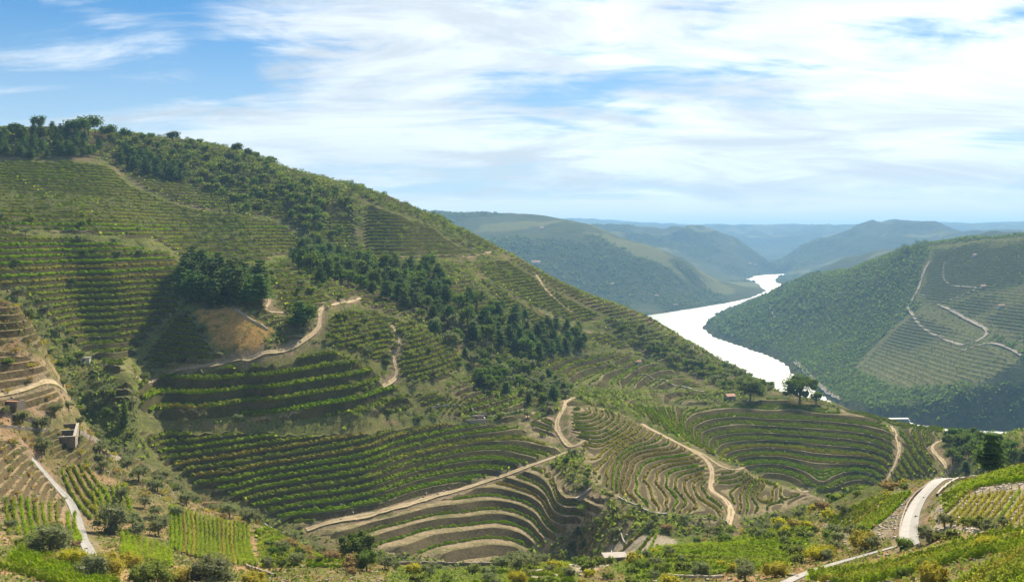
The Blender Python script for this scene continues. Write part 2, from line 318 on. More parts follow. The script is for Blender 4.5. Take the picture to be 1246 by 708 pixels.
blot = fbm(GX, GY, 22, 3); blot2 = fbm(GX + 900, GY + 77, 9, 2)
ol = USE == 'olive'; q = sstep(blot, .40, .62)[..., None]
TIN = np.where(ol[..., None], TIN * (1 - q) + q * np.array([.36, .225, .13]), TIN)
q = sstep(blot2, .50, .66)[..., None]; TIN = np.where(ol[..., None], TIN * (1 - .6 * q) + .6 * q * np.array([.10, .12, .04]), TIN)
sc = (USE == 'scrub'); q = sstep(blot, .5, .64)[..., None]; TIN = np.where(sc[..., None], TIN * (1 - q) + q * np.array([.23, .18, .10]), TIN)
AMP = (REG >= 0).astype(float)
# terraces die out along the border of their plot
def same(a, b): return (a == b)
bord = np.zeros(GX.shape, bool)
for di, dj in ((1, 0), (-1, 0), (0, 1), (0, -1), (1, 1), (-1, -1), (1, -1), (-1, 1)):
    bord |= np.roll(np.roll(REG, di, 0), dj, 1) != REG
AMP[bord] = 0

# ------------------------------------------------------------------ lookups on the height field
def gidx(X, Y):
    a = np.interp(np.arctan2(X, Y), az_g, np.arange(len(az_g))); l = np.interp(np.log(np.hypot(X, Y)), lr_g, np.arange(len(lr_g)))
    a = np.clip(a, 0, len(az_g) - 1.001); l = np.clip(l, 0, len(lr_g) - 1.001); return a, l
def gsamp(G, a, l):
    i = a.astype(int); j = l.astype(int); fa = a - i; fl = l - j
    return G[i, j] * (1 - fa) * (1 - fl) + G[i + 1, j] * fa * (1 - fl) + G[i, j + 1] * (1 - fa) * fl + G[i + 1, j + 1] * fa * fl
def prof(f, b): return np.where(f < b, f / b * .95, .95 + (f - b) / (1 - b) * .05)
ZSTEP = np.array([z[5] if len(z) > 5 else 1. for z in ZONES] + [1.]); ZB = np.array([z[6] if len(z) > 5 else .3 for z in ZONES] + [.3])
def height(X, Y):
    X = np.atleast_1d(np.asarray(X, float)); Y = np.atleast_1d(np.asarray(Y, float)); a, l = gidx(X, Y)
    zb = gsamp(GZ, a, l); am = gsamp(AMP, a, l); rg = REG[np.rint(a).astype(int), np.rint(l).astype(int)]
    st = ZSTEP[rg]; u = zb / st; f = u - np.floor(u)
    return zb + am * st * (prof(f, ZB[rg]) - f)
def base_height(X, Y):
    a, l = gidx(np.atleast_1d(np.asarray(X, float)), np.atleast_1d(np.asarray(Y, float))); return gsamp(GZ, a, l)
def look(px, py, rmin=40, rmax=27000):
    """the point of the land on the sight line through photo pixel (px, py), searched between two distances; None when it meets only sky"""
    x, y, z = ray(px, py); h = math.hypot(x, y); t = z / h; r = np.exp(np.arange(math.log(rmin), math.log(rmax), .0025))
    X, Y = x / h * r, y / h * r; e = base_height(X, Y) / r
    k = np.argmax(e >= t)
    if e[k] < t: k = int(np.argmax(e))
    return float(X[k]), float(Y[k])
def look_line(pts, rmin=40, rmax=27000): return [look(px, py, rmin, rmax) for px, py in pts]
def densify(P, ds):
    P = np.asarray(P, float); 
    # Catmull-Rom through the points
    Q = [P[0]]; 
    for i in range(len(P) - 1):
        p0 = P[max(i - 1, 0)]; p1 = P[i]; p2 = P[i + 1]; p3 = P[min(i + 2, len(P) - 1)]; n = max(1, int(np.linalg.norm(p2 - p1) / ds))
        for k in range(1, n + 1):
            t = k / n; Q.append(.5 * (2 * p1 + (p2 - p0) * t + (2 * p0 - 5 * p1 + 4 * p2 - p3) * t * t + (3 * p1 - p0 - 3 * p2 + p3) * t ** 3))
    return np.array(Q)

# roads and tracks: line in the view, width, kind, distance range; the land is levelled beside them
ROADS = [
 ('asphalt_road', [(1107, 668), (1106, 655), (1107, 640), (1112, 622), (1120, 606), (1134, 593), (1152, 582), (1166, 575), (1176, 568)], 3.1, 120, 330),
 ('asphalt_road', [(935, 722), (960, 707), (995, 693), (1035, 679), (1070, 670), (1107, 661)], 2.0, 120, 330),
 ('asphalt_road', [(1040, 722), (1075, 704), (1110, 695), (1142, 687), (1175, 680), (1205, 671), (1246, 652)], 1.8, 90, 300),
 ('concrete_path', [(28, 552), (45, 561), (58, 572), (70, 586), (83, 604), (93, 628), (99, 648), (105, 664), (112, 678), (120, 694)], 2.2, 180, 420),
 ('dirt_track', [(165, 459), (200, 455), (232, 450), (290, 440), (340, 430), (370, 415), (386, 403), (391, 390), (388, 379), (405, 372), (440, 363)], 2.5, 400, 720),
 ('dirt_track', [(688, 486), (688, 494), (681, 505), (677, 517), (682, 530), (699, 545), (714, 533)], 2.7, 360, 700),
 ('dirt_track', [(699, 545), (672, 557), (640, 569), (600, 583), (560, 596), (520, 607), (480, 619), (430, 632), (368, 646)], 3.1, 330, 640),
 ('dirt_track', [(688, 490), (706, 482), (722, 479)], 2.4, 420, 800),
 ('dirt_track', [(686, 493), (664, 496), (645, 505), (636, 512)], 2.2, 420, 700),
 ('dirt_track', [(779, 515), (800, 527), (822, 538), (846, 551), (862, 562), (867, 578), (864, 596), (880, 606), (890, 620), (886, 640)], 2.7, 330, 660),
 ('dirt_track', [(830, 542), (860, 555), (900, 572), (940, 588), (975, 599), (1003, 606)], 1.6, 380, 640),
 ('dirt_track', [(1084, 518), (1092, 534), (1094, 553), (1087, 570), (1077, 590)], 2.1, 480, 800),
 ('dirt_track', [(1152, 580), (1151, 567), (1141, 555), (1133, 545), (1138, 539), (1150, 535)], 2.1, 250, 760),
 ('dirt_track', [(652, 334), (658, 344), (668, 358), (685, 372), (700, 384)], 3.0, 700, 1200),
 ('dirt_track', [(655, 379), (675, 388), (700, 399), (722, 407)], 1.9, 700, 1200),
 ('dirt_track', [(560, 313), (580, 312), (600, 307)], 2.6, 700, 1200),
 ('dirt_track', [(463, 472), (472, 468), (486, 455), (476, 438), (488, 420), (484, 404), (470, 392)], 1.9, 420, 720),
 ('dirt_track', [(325, 356), (328, 368), (324, 378), (345, 382)], 1.8, 440, 700),
 ('dirt_track', [(-20, 482), (30, 477), (70, 470), (92, 468)], 1.1, 250, 420),
 ('hill_track', [(1103, 374), (1112, 386), (1122, 399), (1150, 413), (1176, 422), (1204, 409), (1195, 399), (1165, 383), (1140, 371)], 6.0, 1400, 3300),
 ('hill_track', [(1176, 422), (1160, 435), (1190, 420), (1215, 420), (1246, 438)], 5.0, 1400, 3300),
 ('hill_track', [(1103, 376), (1118, 352), (1122, 335), (1132, 318)], 5.0, 1400, 3300),
 ('hill_track', [(1140, 371), (1180, 357), (1195, 352), (1150, 345), (1150, 318)], 4.0, 1400, 3300),
 ('hill_track', [(932, 366), (938, 376), (943, 388)], 5.0, 1800, 3400),
 ('hill_track', [(966, 440), (982, 456), (1000, 472), (1024, 487)], 7.0, 1500, 3000),
]
ROADW = []
for nm, pl, w, r0, r1 in ROADS:
    P = densify(look_line(pl, r0, r1), 2.0 if r1 < 1300 else 8.0)
    k = np.ones(9) / 9                        # soften the line a little
    if len(P) > 20:
        Pe = np.concatenate([np.repeat(P[:1], 4, 0), P, np.repeat(P[-1:], 4, 0)]); P = np.stack([np.convolve(Pe[:, c], k, 'valid') for c in (0, 1)], 1)
    ROADW.append((nm, P, w))
    x0, y0 = P.min(0) - 12; x1, y1 = P.max(0) + 12
    if r1 < 1300:
        m = (GX > x0) & (GX < x1) & (GY > y0) & (GY < y1)
        if m.any():
            dd = seg_dist(GX[m], GY[m], P[::3] if len(P) > 9 else P)
            AMP[m] *= sstep(dd, w * .5 + .4, w * .5 + 2.6); TIN[m] = np.where((dd < w * .5 + 1.6)[:, None], np.array([.27, .21, .14]), TIN[m])
T1 = time.time(); print('height field %.1f s' % (T1 - T0))

# ------------------------------------------------------------------ the ground mesh; terraces are cut into it along their edges
LIP = .20
def split_levels(T, lv):
    """T (n,3,k) triangles whose column 3 is the level value; cut until no triangle crosses a level"""
    done = []
    while len(T):
        u = T[:, :, 3]; lo = u.min(1); hi = u.max(1)
        L = lv[np.minimum(np.searchsorted(lv, lo + 1e-6, 'right'), len(lv) - 1)]
        cut = (L > lo + 1e-6) & (L < hi - 1e-6); done.append(T[~cut]); T = T[cut]; L = L[cut]
        if not len(T): break
        ab = T[:, :, 3] > L[:, None] + 1e-7; n = ab.sum(1); lone = np.where(n == 1, np.argmax(ab, 1), np.argmin(ab, 1))
        idx = (lone[:, None] + np.arange(3)) % 3; Q = T[np.arange(len(T))[:, None], idx]
        t1 = np.clip((L - Q[:, 0, 3]) / (Q[:, 1, 3] - Q[:, 0, 3]), 0, 1)[:, None]; t2 = np.clip((L - Q[:, 0, 3]) / (Q[:, 2, 3] - Q[:, 0, 3]), 0, 1)[:, None]
        A = Q[:, 0] + t1 * (Q[:, 1] - Q[:, 0]); B = Q[:, 0] + t2 * (Q[:, 2] - Q[:, 0]); A[:, 3] = L; B[:, 3] = L
        N = np.concatenate([np.stack([Q[:, 0], A, B], 1), np.stack([A, Q[:, 1], Q[:, 2]], 1), np.stack([A, Q[:, 2], B], 1)])
        e1 = N[:, 1, :2] - N[:, 0, :2]; e2 = N[:, 2, :2] - N[:, 0, :2]; T = N[np.abs(e1[:, 0] * e2[:, 1] - e1[:, 1] * e2[:, 0]) > 1e-7]
    return np.concatenate(done)

na, nl = GX.shape
I = np.arange(na * nl).reshape(na, nl)
v00, v10, v01, v11 = I[:-1, :-1].ravel(), I[1:, :-1].ravel(), I[:-1, 1:].ravel(), I[1:, 1:].ravel()
TRI = np.concatenate([np.stack([v00, v10, v11], 1), np.stack([v00, v11, v01], 1)])
rf, af = REG.ravel(), AMP.ravel()
tr = rf[TRI]; ta = af[TRI]; TREG = np.where(ta.max(1) > 0, tr[np.arange(len(TRI)), ta.argmax(1)], -1)
FLAT = np.concatenate([np.stack([GX.ravel(), GY.ravel(), GZ.ravel()], 1), np.zeros((na * nl, 1)), af[:, None], TIN.reshape(-1, 3)], 1)
plain = TRI[TREG < 0]
Vs = [FLAT[:, :3]]; Ts = [FLAT[:, 5:8]]; Fs = [plain]; Bs = [np.zeros(len(plain), int)]; nv = len(FLAT)
for g in np.unique(TREG[TREG >= 0]):
    T = FLAT[TRI[TREG == g]].copy(); st, b = ZSTEP[g], ZB[g]; T[:, :, 3] = T[:, :, 2] / st
    k = np.arange(math.floor(T[:, :, 3].min()) - 1, math.ceil(T[:, :, 3].max()) + 2); T = split_levels(T, np.sort(np.concatenate([k, k + b, k + b + LIP * (1 - b)])))
    u = T[:, :, 3]; um = u.mean(1); fl = np.floor(um + 1e-9); f = np.clip(u - fl[:, None], 0, 1)
    fm = um - fl; ter = T[:, :, 4].mean(1) > .12; bank = np.where((fm < b) & ter, 1, np.where((fm < b + LIP * (1 - b)) & ter, 2, 0))
    if ZONES[g][0] == 'opposite': bank[(bank == 1)] = 0       # green risers over there
    z = T[:, :, 2] + T[:, :, 4] * st * (prof(f, b) - f)
    P = np.stack([T[:, :, 0], T[:, :, 1], z], 2).reshape(-1, 3)
    # weld equal corners within bank and within bench
    key = np.round(np.concatenate([P * 500, np.repeat(bank, 3)[:, None]], 1)).astype(np.int64); _, first, inv = np.unique(key, axis=0, return_index=True, return_inverse=True)
    Vs.append(P[first]); Ts.append(T[:, :, 5:8].reshape(-1, 3)[first]); Fs.append(inv.reshape(-1, 3) + nv); Bs.append(bank.astype(int)); nv += len(first)
GV, GTN, GF, GB = map(np.concatenate, (Vs, Ts, Fs, Bs))
print('ground: %d vertices, %d triangles' % (len(GV), len(GF)))

def mesh_from(name, V, Fc, mats, midx=None, smooth=False):
    """V (n,3); Fc (m,3) or (m,4) index array"""
    me = bpy.data.meshes.new(name); V = np.asarray(V, np.float32); Fc = np.asarray(Fc, np.int32); m, k = Fc.shape
    me.vertices.add(len(V)); me.vertices.foreach_set('co', V.ravel()); me.loops.add(m * k); me.loops.foreach_set('vertex_index', Fc.ravel())
    me.polygons.add(m); me.polygons.foreach_set('loop_start', np.arange(0, m * k, k, dtype=np.int32))
    if midx is not None: me.polygons.foreach_set('material_index', np.asarray(midx, np.int32))
    me.polygons.foreach_set('use_smooth', np.full(m, smooth, bool))
    for mt in (mats if isinstance(mats, (list, tuple)) else [mats]): me.materials.append(mt)
    me.update(calc_edges=True); return me
def link(name, data, parent=None, loc=None, **props):
    o = bpy.data.objects.new(name, data); COL.objects.link(o)
    if parent is not None: o.parent = parent
    if loc is not None: o.location = loc
    for k, v in props.items(): o[k] = v
    return o

# ------------------------------------------------------------------ materials
def mat(name):
    m = bpy.data.materials.new(name); m.use_nodes = True; n = NT(m.node_tree); n.n.clear()
    out = n.new('ShaderNodeOutputMaterial'); return m, n, out
def pos(n): return n.new('ShaderNodeNewGeometry').outputs['Position']
def earth_mat(name, bank):
    m, n, out = mat(name); p = pos(n); at = n.new('ShaderNodeAttribute', attribute_name='tint').outputs['Color']
    grit = n.noise(p, .9, 6, .65); patch = n.noise(p, .11, 5, .6); bigp = n.noise(p, .018, 4, .55)
    if bank == 2:   # trodden bare edge of a bench
        c = n.mix(n.ramp(patch, .35, .65), (.33, .265, .175), (.20, .175, .085)); c = n.mix(n.ramp(bigp, .40, .62, 0, .7), c, (.13, .14, .055))
    elif bank:   # schist and dry weeds on the risers, darkened to put shade into the colour
        c = n.mix(n.ramp(patch, .35, .7), (.075, .058, .034), (.14, .105, .06)); c = n.mix(n.ramp(grit, .45, .7), c, (.06, .08, .025))
        c = n.mix(.18, c, at)
    else:
        c = n.mix(n.ramp(patch, .42, .66), at, n.mix(.7, at, (.11, .13, .04))); c = n.mix(n.ramp(bigp, .35, .7, 0, .45), c, n.mix(.5, c, (.27, .20, .11)))
    c = n.mix(1.0, c, n.new('ShaderNodeCombineColor', i_0=n.ramp(grit, .3, .75, .62, 1.35), i_1=n.ramp(grit, .3, .75, .65, 1.3), i_2=n.ramp(grit, .3, .75, .68, 1.25)).outputs[0], 'MULTIPLY')
    bs = n.new('ShaderNodeBsdfDiffuse', i_Color=c, i_Roughness=.6)
    bp = n.new('ShaderNodeBump', i_Strength=.7, i_Distance=.5, i_Height=n.noise(p, .7, 6, .7)); n.l.new(bp.outputs[0], bs.inputs['Normal'])
    n.l.new(bs.outputs[0], out.inputs[0]); return m
M_GROUND = earth_mat('hillside_earth', False); M_BANK = earth_mat('terrace_bank', 1); M_LIP = earth_mat('terrace_edge', 2)
def track_mat(name, a, b, g):
    m, n, out = mat(name); p = pos(n); ac = n.math('ABSOLUTE', n.new('ShaderNodeAttribute', attribute_name='across').outputs['Fac']); f = n.noise(p, .5, 6, .7)
    c = n.mix(n.ramp(f, .3, .7), a, b); mid = n.math('MULTIPLY', n.ramp(ac, .16, .05), n.ramp(n.noise(p, .16, 4, .6), .38, .6)); edge = n.math('MULTIPLY', n.ramp(ac, .34, .5), n.ramp(n.noise(p, .35, 4, .6), .36, .56))
    c = n.mix(n.math('MULTIPLY', mid, .8), c, g); c = n.mix(edge, c, g)
    bs = n.new('ShaderNodeBsdfDiffuse', i_Color=c); bp = n.new('ShaderNodeBump', i_Strength=.5, i_Distance=.15, i_Height=n.noise(p, 1.2, 5, .7)); n.l.new(bp.outputs[0], bs.inputs['Normal']); n.l.new(bs.outputs[0], out.inputs[0]); return m
def plain_mat(name, a, b, scale=1.0, rough=.8):
    m, n, out = mat(name); p = pos(n); f = n.noise(p, scale, 5, .65); c = n.mix(n.ramp(f, .3, .7), a, b)
    bs = n.new('ShaderNodeBsdfPrincipled', i_Base__Color=c, i_Roughness=rough); bp = n.new('ShaderNodeBump', i_Strength=.4, i_Distance=.1, i_Height=f); n.l.new(bp.outputs[0], bs.inputs['Normal'])
    n.l.new(bs.outputs[0], out.inputs[0]); return m
def leaf_mat(name, a, b, trans, scale=.35, vary=.35):
    m, n, out = mat(name); p = pos(n); oi = n.new('ShaderNodeObjectInfo').outputs['Random']
    c = n.mix(n.ramp(n.noise(p, scale, 4, .65), .32, .68), a, b)
    hs = n.new('ShaderNodeHueSaturation', i_Color=c, i_Hue=n.math('MULTIPLY_ADD', oi, .05, .475), i_Saturation=n.math('MULTIPLY_ADD', oi, .2, .9), i_Value=n.math('MULTIPLY_ADD', oi, vary, 1 - vary * .5))
    df = n.new('ShaderNodeBsdfDiffuse', i_Color=hs.outputs[0]); tl = n.new('ShaderNodeBsdfTranslucent', i_Color=n.mix(.5, hs.outputs[0], (b[0] * 1.5, b[1] * 1.7, b[2] * .8)))
    mx = n.new('ShaderNodeMixShader', i_0=trans); n.l.new(df.outputs[0], mx.inputs[1]); n.l.new(tl.outputs[0], mx.inputs[2]); n.l.new(mx.outputs[0], out.inputs[0]); return m

me = mesh_from('ground', GV, GF, [M_GROUND, M_BANK, M_LIP], GB, True)
at = me.attributes.new('tint', 'FLOAT_COLOR', 'POINT'); at.data.foreach_set('color', np.concatenate([GTN, np.ones((len(GTN), 1))], 1).astype(np.float32).ravel())
link('ground', me, kind='structure')

# water: a sheet a little wider than the river, under the banks
m_w, n, out = mat('river_water'); p = pos(n)
mpn = n.new('ShaderNodeMapping'); n.l.new(p, mpn.inputs[0]); mpn.inputs['Scale'].default_value = (1, .6, 1)
bs = n.new('ShaderNodeBsdfPrincipled', i_Base__Color=(.012, .045, .05, 1), i_Roughness=.40, i_IOR=1.33)
bp = n.new('ShaderNodeBump', i_Strength=.35, i_Distance=.6, i_Height=n.noise(mpn.outputs[0], .12, 5, .6)); n.l.new(bp.outputs[0], bs.inputs['Normal']); n.l.new(bs.outputs[0], out.inputs[0])
gx = np.linspace(-2500, 6500, 19); gy = np.linspace(900, 8200, 19); X, Y = np.meshgrid(gx, gy, indexing='ij'); Iw = np.arange(19 * 19).reshape(19, 19)
link('river_water', mesh_from('river_water', np.stack([X.ravel(), Y.ravel(), np.full(X.size, WATER)], 1), np.stack([Iw[:-1, :-1].ravel(), Iw[1:, :-1].ravel(), Iw[1:, 1:].ravel(), Iw[:-1, 1:].ravel()], 1), m_w), kind='structure')

# roads: ribbons laid on the levelled land
RM = dict(asphalt_road=plain_mat('road_surface', (.105, .10, .096), (.145, .138, .13), .6), concrete_path=plain_mat('path_concrete', (.125, .122, .118), (.175, .168, .155), .8),
          dirt_track=track_mat('track_dirt', (.23, .18, .12), (.34, .275, .19), (.12, .12, .05)), hill_track=plain_mat('hill_track_dirt', (.085, .075, .05), (.135, .11, .08), .1, .95))
def ribbon(P, w, lift, jit=0.0, cols=5):
    t = np.gradient(P, axis=0); t /= np.linalg.norm(t, axis=1)[:, None] + 1e-9; nrm = np.stack([-t[:, 1], t[:, 0]], 1); n = len(P)
    wj = w * (1 + jit * (fbm(P[:, 0], P[:, 1], 6, 2) - .5)); offs = np.linspace(-.5, .5, cols)
    XY = P[:, None] + nrm[:, None] * (offs[None, :, None] * wj[:, None, None]); z = base_height(XY[..., 0].ravel(), XY[..., 1].ravel()).reshape(n, cols)
    z = z * .4 + z.mean(1, keepdims=True) * .6; z = np.maximum(z, base_height(XY[..., 0].ravel(), XY[..., 1].ravel()).reshape(n, cols)) + lift
    # skirts so the ribbon has an edge
    V = np.concatenate([np.concatenate([XY[:, :1], z[:, :1, None] - lift - .5], 2), np.concatenate([XY, z[..., None]], 2), np.concatenate([XY[:, -1:], z[:, -1:, None] - lift - .5], 2)], 1)
    c = cols + 2; Ix = np.arange(n * c).reshape(n, c)
    return V.reshape(-1, 3), np.stack([Ix[:-1, :-1].ravel(), Ix[1:, :-1].ravel(), Ix[1:, 1:].ravel(), Ix[:-1, 1:].ravel()], 1)
for nm, P, w in ROADW:
    V, Fq = ribbon(P, w, .14 if nm != 'hill_track' else 1.6, .0 if nm in ('asphalt_road', 'concrete_path') else .9)
    me = mesh_from(nm, V, Fq, RM[nm]); at = me.attributes.new('across', 'FLOAT', 'POINT'); at.data.foreach_set('value', np.tile(np.concatenate([[-.5], np.linspace(-.5, .5, 5), [.5]]), len(P)).astype(np.float32)); link(nm, me, kind='structure')
print('land done %.1f s' % (time.time() - T0))
# ------------------------------------------------------------------ vine rows: each follows a terrace at its own level
M_VINE = leaf_mat('vine_leaves', (.12, .175, .018), (.20, .24, .024), .55, .45, .3)
M_VINE_DRY = leaf_mat('vine_leaves_turning', (.16, .17, .03), (.28, .25, .045), .5, .5, .3)
M_POST = plain_mat('weathered_post', (.22, .19, .15), (.34, .30, .25), 2.0)
TUVW = TRI
def contours(g, frac):
    """polylines of the plot g along every level k + frac"""
    T = TRI[TREG == g]; u = FLAT[:, 2] / ZSTEP[g]; uu = u[T]; out = []
    k0 = math.floor(uu.min()); k1 = math.ceil(uu.max())
    for k in range(k0, k1 + 1):
        L = k + frac + 1e-5; ab = uu > L; n = ab.sum(1); m = (n == 1) | (n == 2)
        if not m.any(): continue
        t = T[m]; a = ab[m]; lone = np.where(n[m] == 1, a.argmax(1), (~a).argmax(1)); i = np.arange(len(t)); p = t[i, lone]; q = t[i, (lone + 1) % 3]; r = t[i, (lone + 2) % 3]
        e1 = np.stack([np.minimum(p, q), np.maximum(p, q)], 1); e2 = np.stack([np.minimum(p, r), np.maximum(p, r)], 1)
        nb = {}
        K1 = list(map(tuple, e1.tolist())); K2 = list(map(tuple, e2.tolist()))
        for x, y in zip(K1, K2): nb.setdefault(x, []).append(y); nb.setdefault(y, []).append(x)
        seen = set()
        def pt(e):
            s = (L - u[e[0]]) / (u[e[1]] - u[e[0]]); v = FLAT[e[0]] + s * (FLAT[e[1]] - FLAT[e[0]]); return v
        starts = [e for e in nb if len(nb[e]) == 1] + list(nb)
        for s in starts:
            if s in seen: continue
            ch = [s]; seen.add(s)
            while True:
                nx = [e for e in nb[ch[-1]] if e not in seen]
                if not nx: break
                ch.append(nx[0]); seen.add(nx[0])
            if len(ch) < 4: continue
            P = np.array([pt(e) for e in ch]); good = P[:, 4] > .55
            j = 0
            while j < len(P):
                if not good[j]: j += 1; continue
                e = j
                while e < len(P) and good[e]: e += 1
                if e - j > 2: out.append((k, P[j:e, :3]))
                j = e
    return out
def resample(P, ds):
    s = np.concatenate([[0], np.cumsum(np.linalg.norm(np.diff(P[:, :2], axis=0), axis=1))])
    if s[-1] < 4: return None
    t = np.arange(0, s[-1], ds); return np.stack([np.interp(t, s, P[:, c]) for c in range(2)], 1)
def hedge(XY, Z, h, w, gap=.05):
    """a leafy row: a lumpy body, ragged on top and sides"""
    n = len(XY); t = np.gradient(XY, axis=0); t /= np.linalg.norm(t, axis=1)[:, None] + 1e-9; nr = np.stack([-t[:, 1], t[:, 0]], 1)
    prf = np.array([(-.40, .12), (-.55, .55), (-.15, 1.0), (.25, .95), (.55, .5), (.40, .10)]); m = len(prf)
    j = 1 + (rng.random((n, m)) - .5) * .75; hh = h * (.62 + .76 * rng.random(n)); ww = w * (.6 + .8 * rng.random(n)); side = (rng.random(n) - .5) * .3 * w; dead = rng.random(n) < gap; hh = np.where(dead, hh * .16, hh); ww = np.where(dead, ww * .3, ww)      # a missing vine leaves only weeds
    off = prf[None, :, 0] * ww[:, None] * j + side[:, None]; up = prf[None, :, 1] * hh[:, None] * (1 + (rng.random((n, m)) - .5) * .35)
    sl = (rng.random((n, m)) - .5) * .6
    V = np.empty((n, m, 3)); V[..., 0] = XY[:, None, 0] + nr[:, None, 0] * off + t[:, None, 0] * sl; V[..., 1] = XY[:, None, 1] + nr[:, None, 1] * off + t[:, None, 1] * sl; V[..., 2] = Z[:, None] + up
    Ix = np.arange(n * m).reshape(n, m); F_ = np.stack([Ix[:-1, :-1], Ix[1:, :-1], Ix[1:, 1:], Ix[:-1, 1:]], -1)
    return V.reshape(-1, 3), F_.reshape(-1, 4)
ORD = ['first', 'second', 'third', 'fourth', 'fifth', 'sixth', 'seventh', 'eighth', 'ninth', 'tenth', 'eleventh', 'twelfth', 'thirteenth', 'fourteenth', 'fifteenth', 'sixteenth', 'seventeenth', 'eighteenth', 'nineteenth', 'twentieth']
def nth(i):
    if i < 20: return ORD[i]
    return '%d%s' % (i + 1, {1: 'st', 2: 'nd', 3: 'rd'}.get((i + 1) % 10 if (i + 1) % 100 not in (11, 12, 13) else 0, 'th'))
WHERE = dict(wild='on the half wild terraces of the left hill', upper='on the high hazy slope under the pines', gully='in the shaded hollow left of the pine clump', patch='beside the dry golden field', patchtop='above the bend of the dirt track', bank='on the bare pale banks under the ridge',
    crest='on the sunny shoulder behind the forest', crestlow='beside the forest edge below the shoulder', stair='on the level steps below the forest', middle='on the plots above the bend of tracks', middlelow='beside the stony track end',
    shelf='on the broad green shelves under the dirt track', bowl='in the curved terrace bowl', bowllow='on the tan strips below the straight track', knoll='on the small knoll left of the forked track', spur='on the spur of winding terraces', back='on the slope behind the winding spur')
ROWS = []
for g in np.unique(TREG[TREG >= 0]):
    zn = ZONES[g]
    if not zn[7]: continue
    for fi, fo in enumerate(zn[7]):
        for k, P in contours(g, fo):
            r = float(np.hypot(P[:, 0], P[:, 1]).mean()); ds = 1.0 if r < 520 else 1.25 if r < 700 else 1.8
            Q = resample(P, ds)
            if Q is None or len(Q) < 5: continue
            # cut very long rows where a worker could pass through
            if zn[0] == 'wild':
                Q = Q[fbm(Q[:, 0] + 31, Q[:, 1] + 7, 60, 3) > .5]
                if len(Q) < 8: continue
                jump = np.where(np.hypot(*np.diff(Q, axis=0).T) > ds * 1.8)[0]; pieces = [p_ for p_ in np.split(Q, jump + 1) if len(p_) > 6]
                for S_ in pieces: ROWS.append(dict(zone='wild', xy=S_, h=zn[8], w=zn[9], r=r, lev=k + fo, ds=ds, order=float(P[:, 2].mean())))
                continue
            L = int(110 / ds)
            nparts = max(1, round(len(Q) / L))
            for S_ in np.array_split(Q, nparts):
                if len(S_) > 4: ROWS.append(dict(zone=zn[0], xy=S_, h=zn[8], w=zn[9], r=r, lev=k + fo, ds=ds, order=float(P[:, 2].mean())))
# rows planted straight down a slope: start, end of first row, start, end of last row (in the view), spacing count
STRAIGHT = [
 ('pathvine', [(75, 574), (112, 632), (104, 565), (128, 600)], 5, 1.2, .8, 'beside the concrete path'), ('pathvine', [(112, 600), (122, 640), (150, 590), (160, 630)], 6, 1.1, .8, 'beside the concrete path'),
 ('leftplot', [(208, 616), (206, 668), (300, 640), (312, 690)], 19, 1.25, .8, 'on the striped plot above the big bush'), ('leftplot2', [(146, 648), (150, 676), (204, 668), (208, 690)], 9, 1.1, .8, 'on the small plot under the olive trees'),
 ('cornervine', [(2, 690), (100, 722), (22, 668), (150, 714)], 5, 1.5, 1.1, 'in the near bottom corner'), ('cornerleft', [(10, 612), (8, 650), (70, 618), (78, 655)], 8, 1.1, .7, 'on the dry earth left of the concrete path'),
 ('cornerleft', [(84, 625), (90, 660), (92, 625), (96, 660)], 2, 1.1, .7, 'on the dry earth left of the concrete path'),
 ('greenblock', [(312, 650), (395, 668), (318, 690), (440, 692)], 13, 1.2, .9, 'on the deep green block below the olive trees'),
 ('brightplot', [(536, 484), (520, 503), (628, 487), (612, 506)], 15, 1.2, 1.0, 'on the small yellow striped plot'),
 ('midrows', [(392, 430), (384, 446), (448, 440), (440, 466)], 9, 1.1, .8, 'on the fan of short rows by the track'),
 ('rightrows', [(1148, 640), (1180, 604), (1260, 645), (1290, 600)], 13, .75, .45, 'on the stony plot right of the asphalt road'),
 ('righttop', [(1144, 608), (1246, 572), (1150, 626), (1180, 598)], 4, 1.2, .9, 'along the top of the stony plot'),
 ('righttop', [(1168, 590), (1260, 568), (1150, 604), (1262, 584)], 6, 1.3, 1.1, 'along the top of the stony plot'),
 ('midrightrows', [(1004, 636), (1062, 606), (1052, 650), (1108, 600)], 11, 1.1, .8, 'on the rocky plot left of the asphalt road'),
 ('lowband', [(985, 706), (1246, 655), (1050, 712), (1250, 668)], 5, 1.4, 1.2, 'in the long band under the asphalt road'), ('lowband', [(985, 702), (1246, 646), (985, 698), (1180, 662)], 3, 1.3, 1.1, 'in the long band under the asphalt road'),
 ('nearright', [(1160, 722), (1260, 668), (1246, 730), (1300, 690)], 6, 1.5, 1.3, 'in the near right corner'),
 ('meadowrows', [(800, 664), (985, 646), (775, 704), (960, 690)], 16, 1.0, 1.5, 'on the bright green meadow'), ('lowrows', [(560, 692), (690, 690), (570, 712), (700, 708)], 7, 1.2, 1.0, 'along the foot of the stone wall'),
 ('strip', [(650, 688), (800, 636), (660, 694), (800, 648)], 4, 1.2, 1.1, 'on the strip behind the flat roofed shed'),
]
ALLW = dict(WHERE)
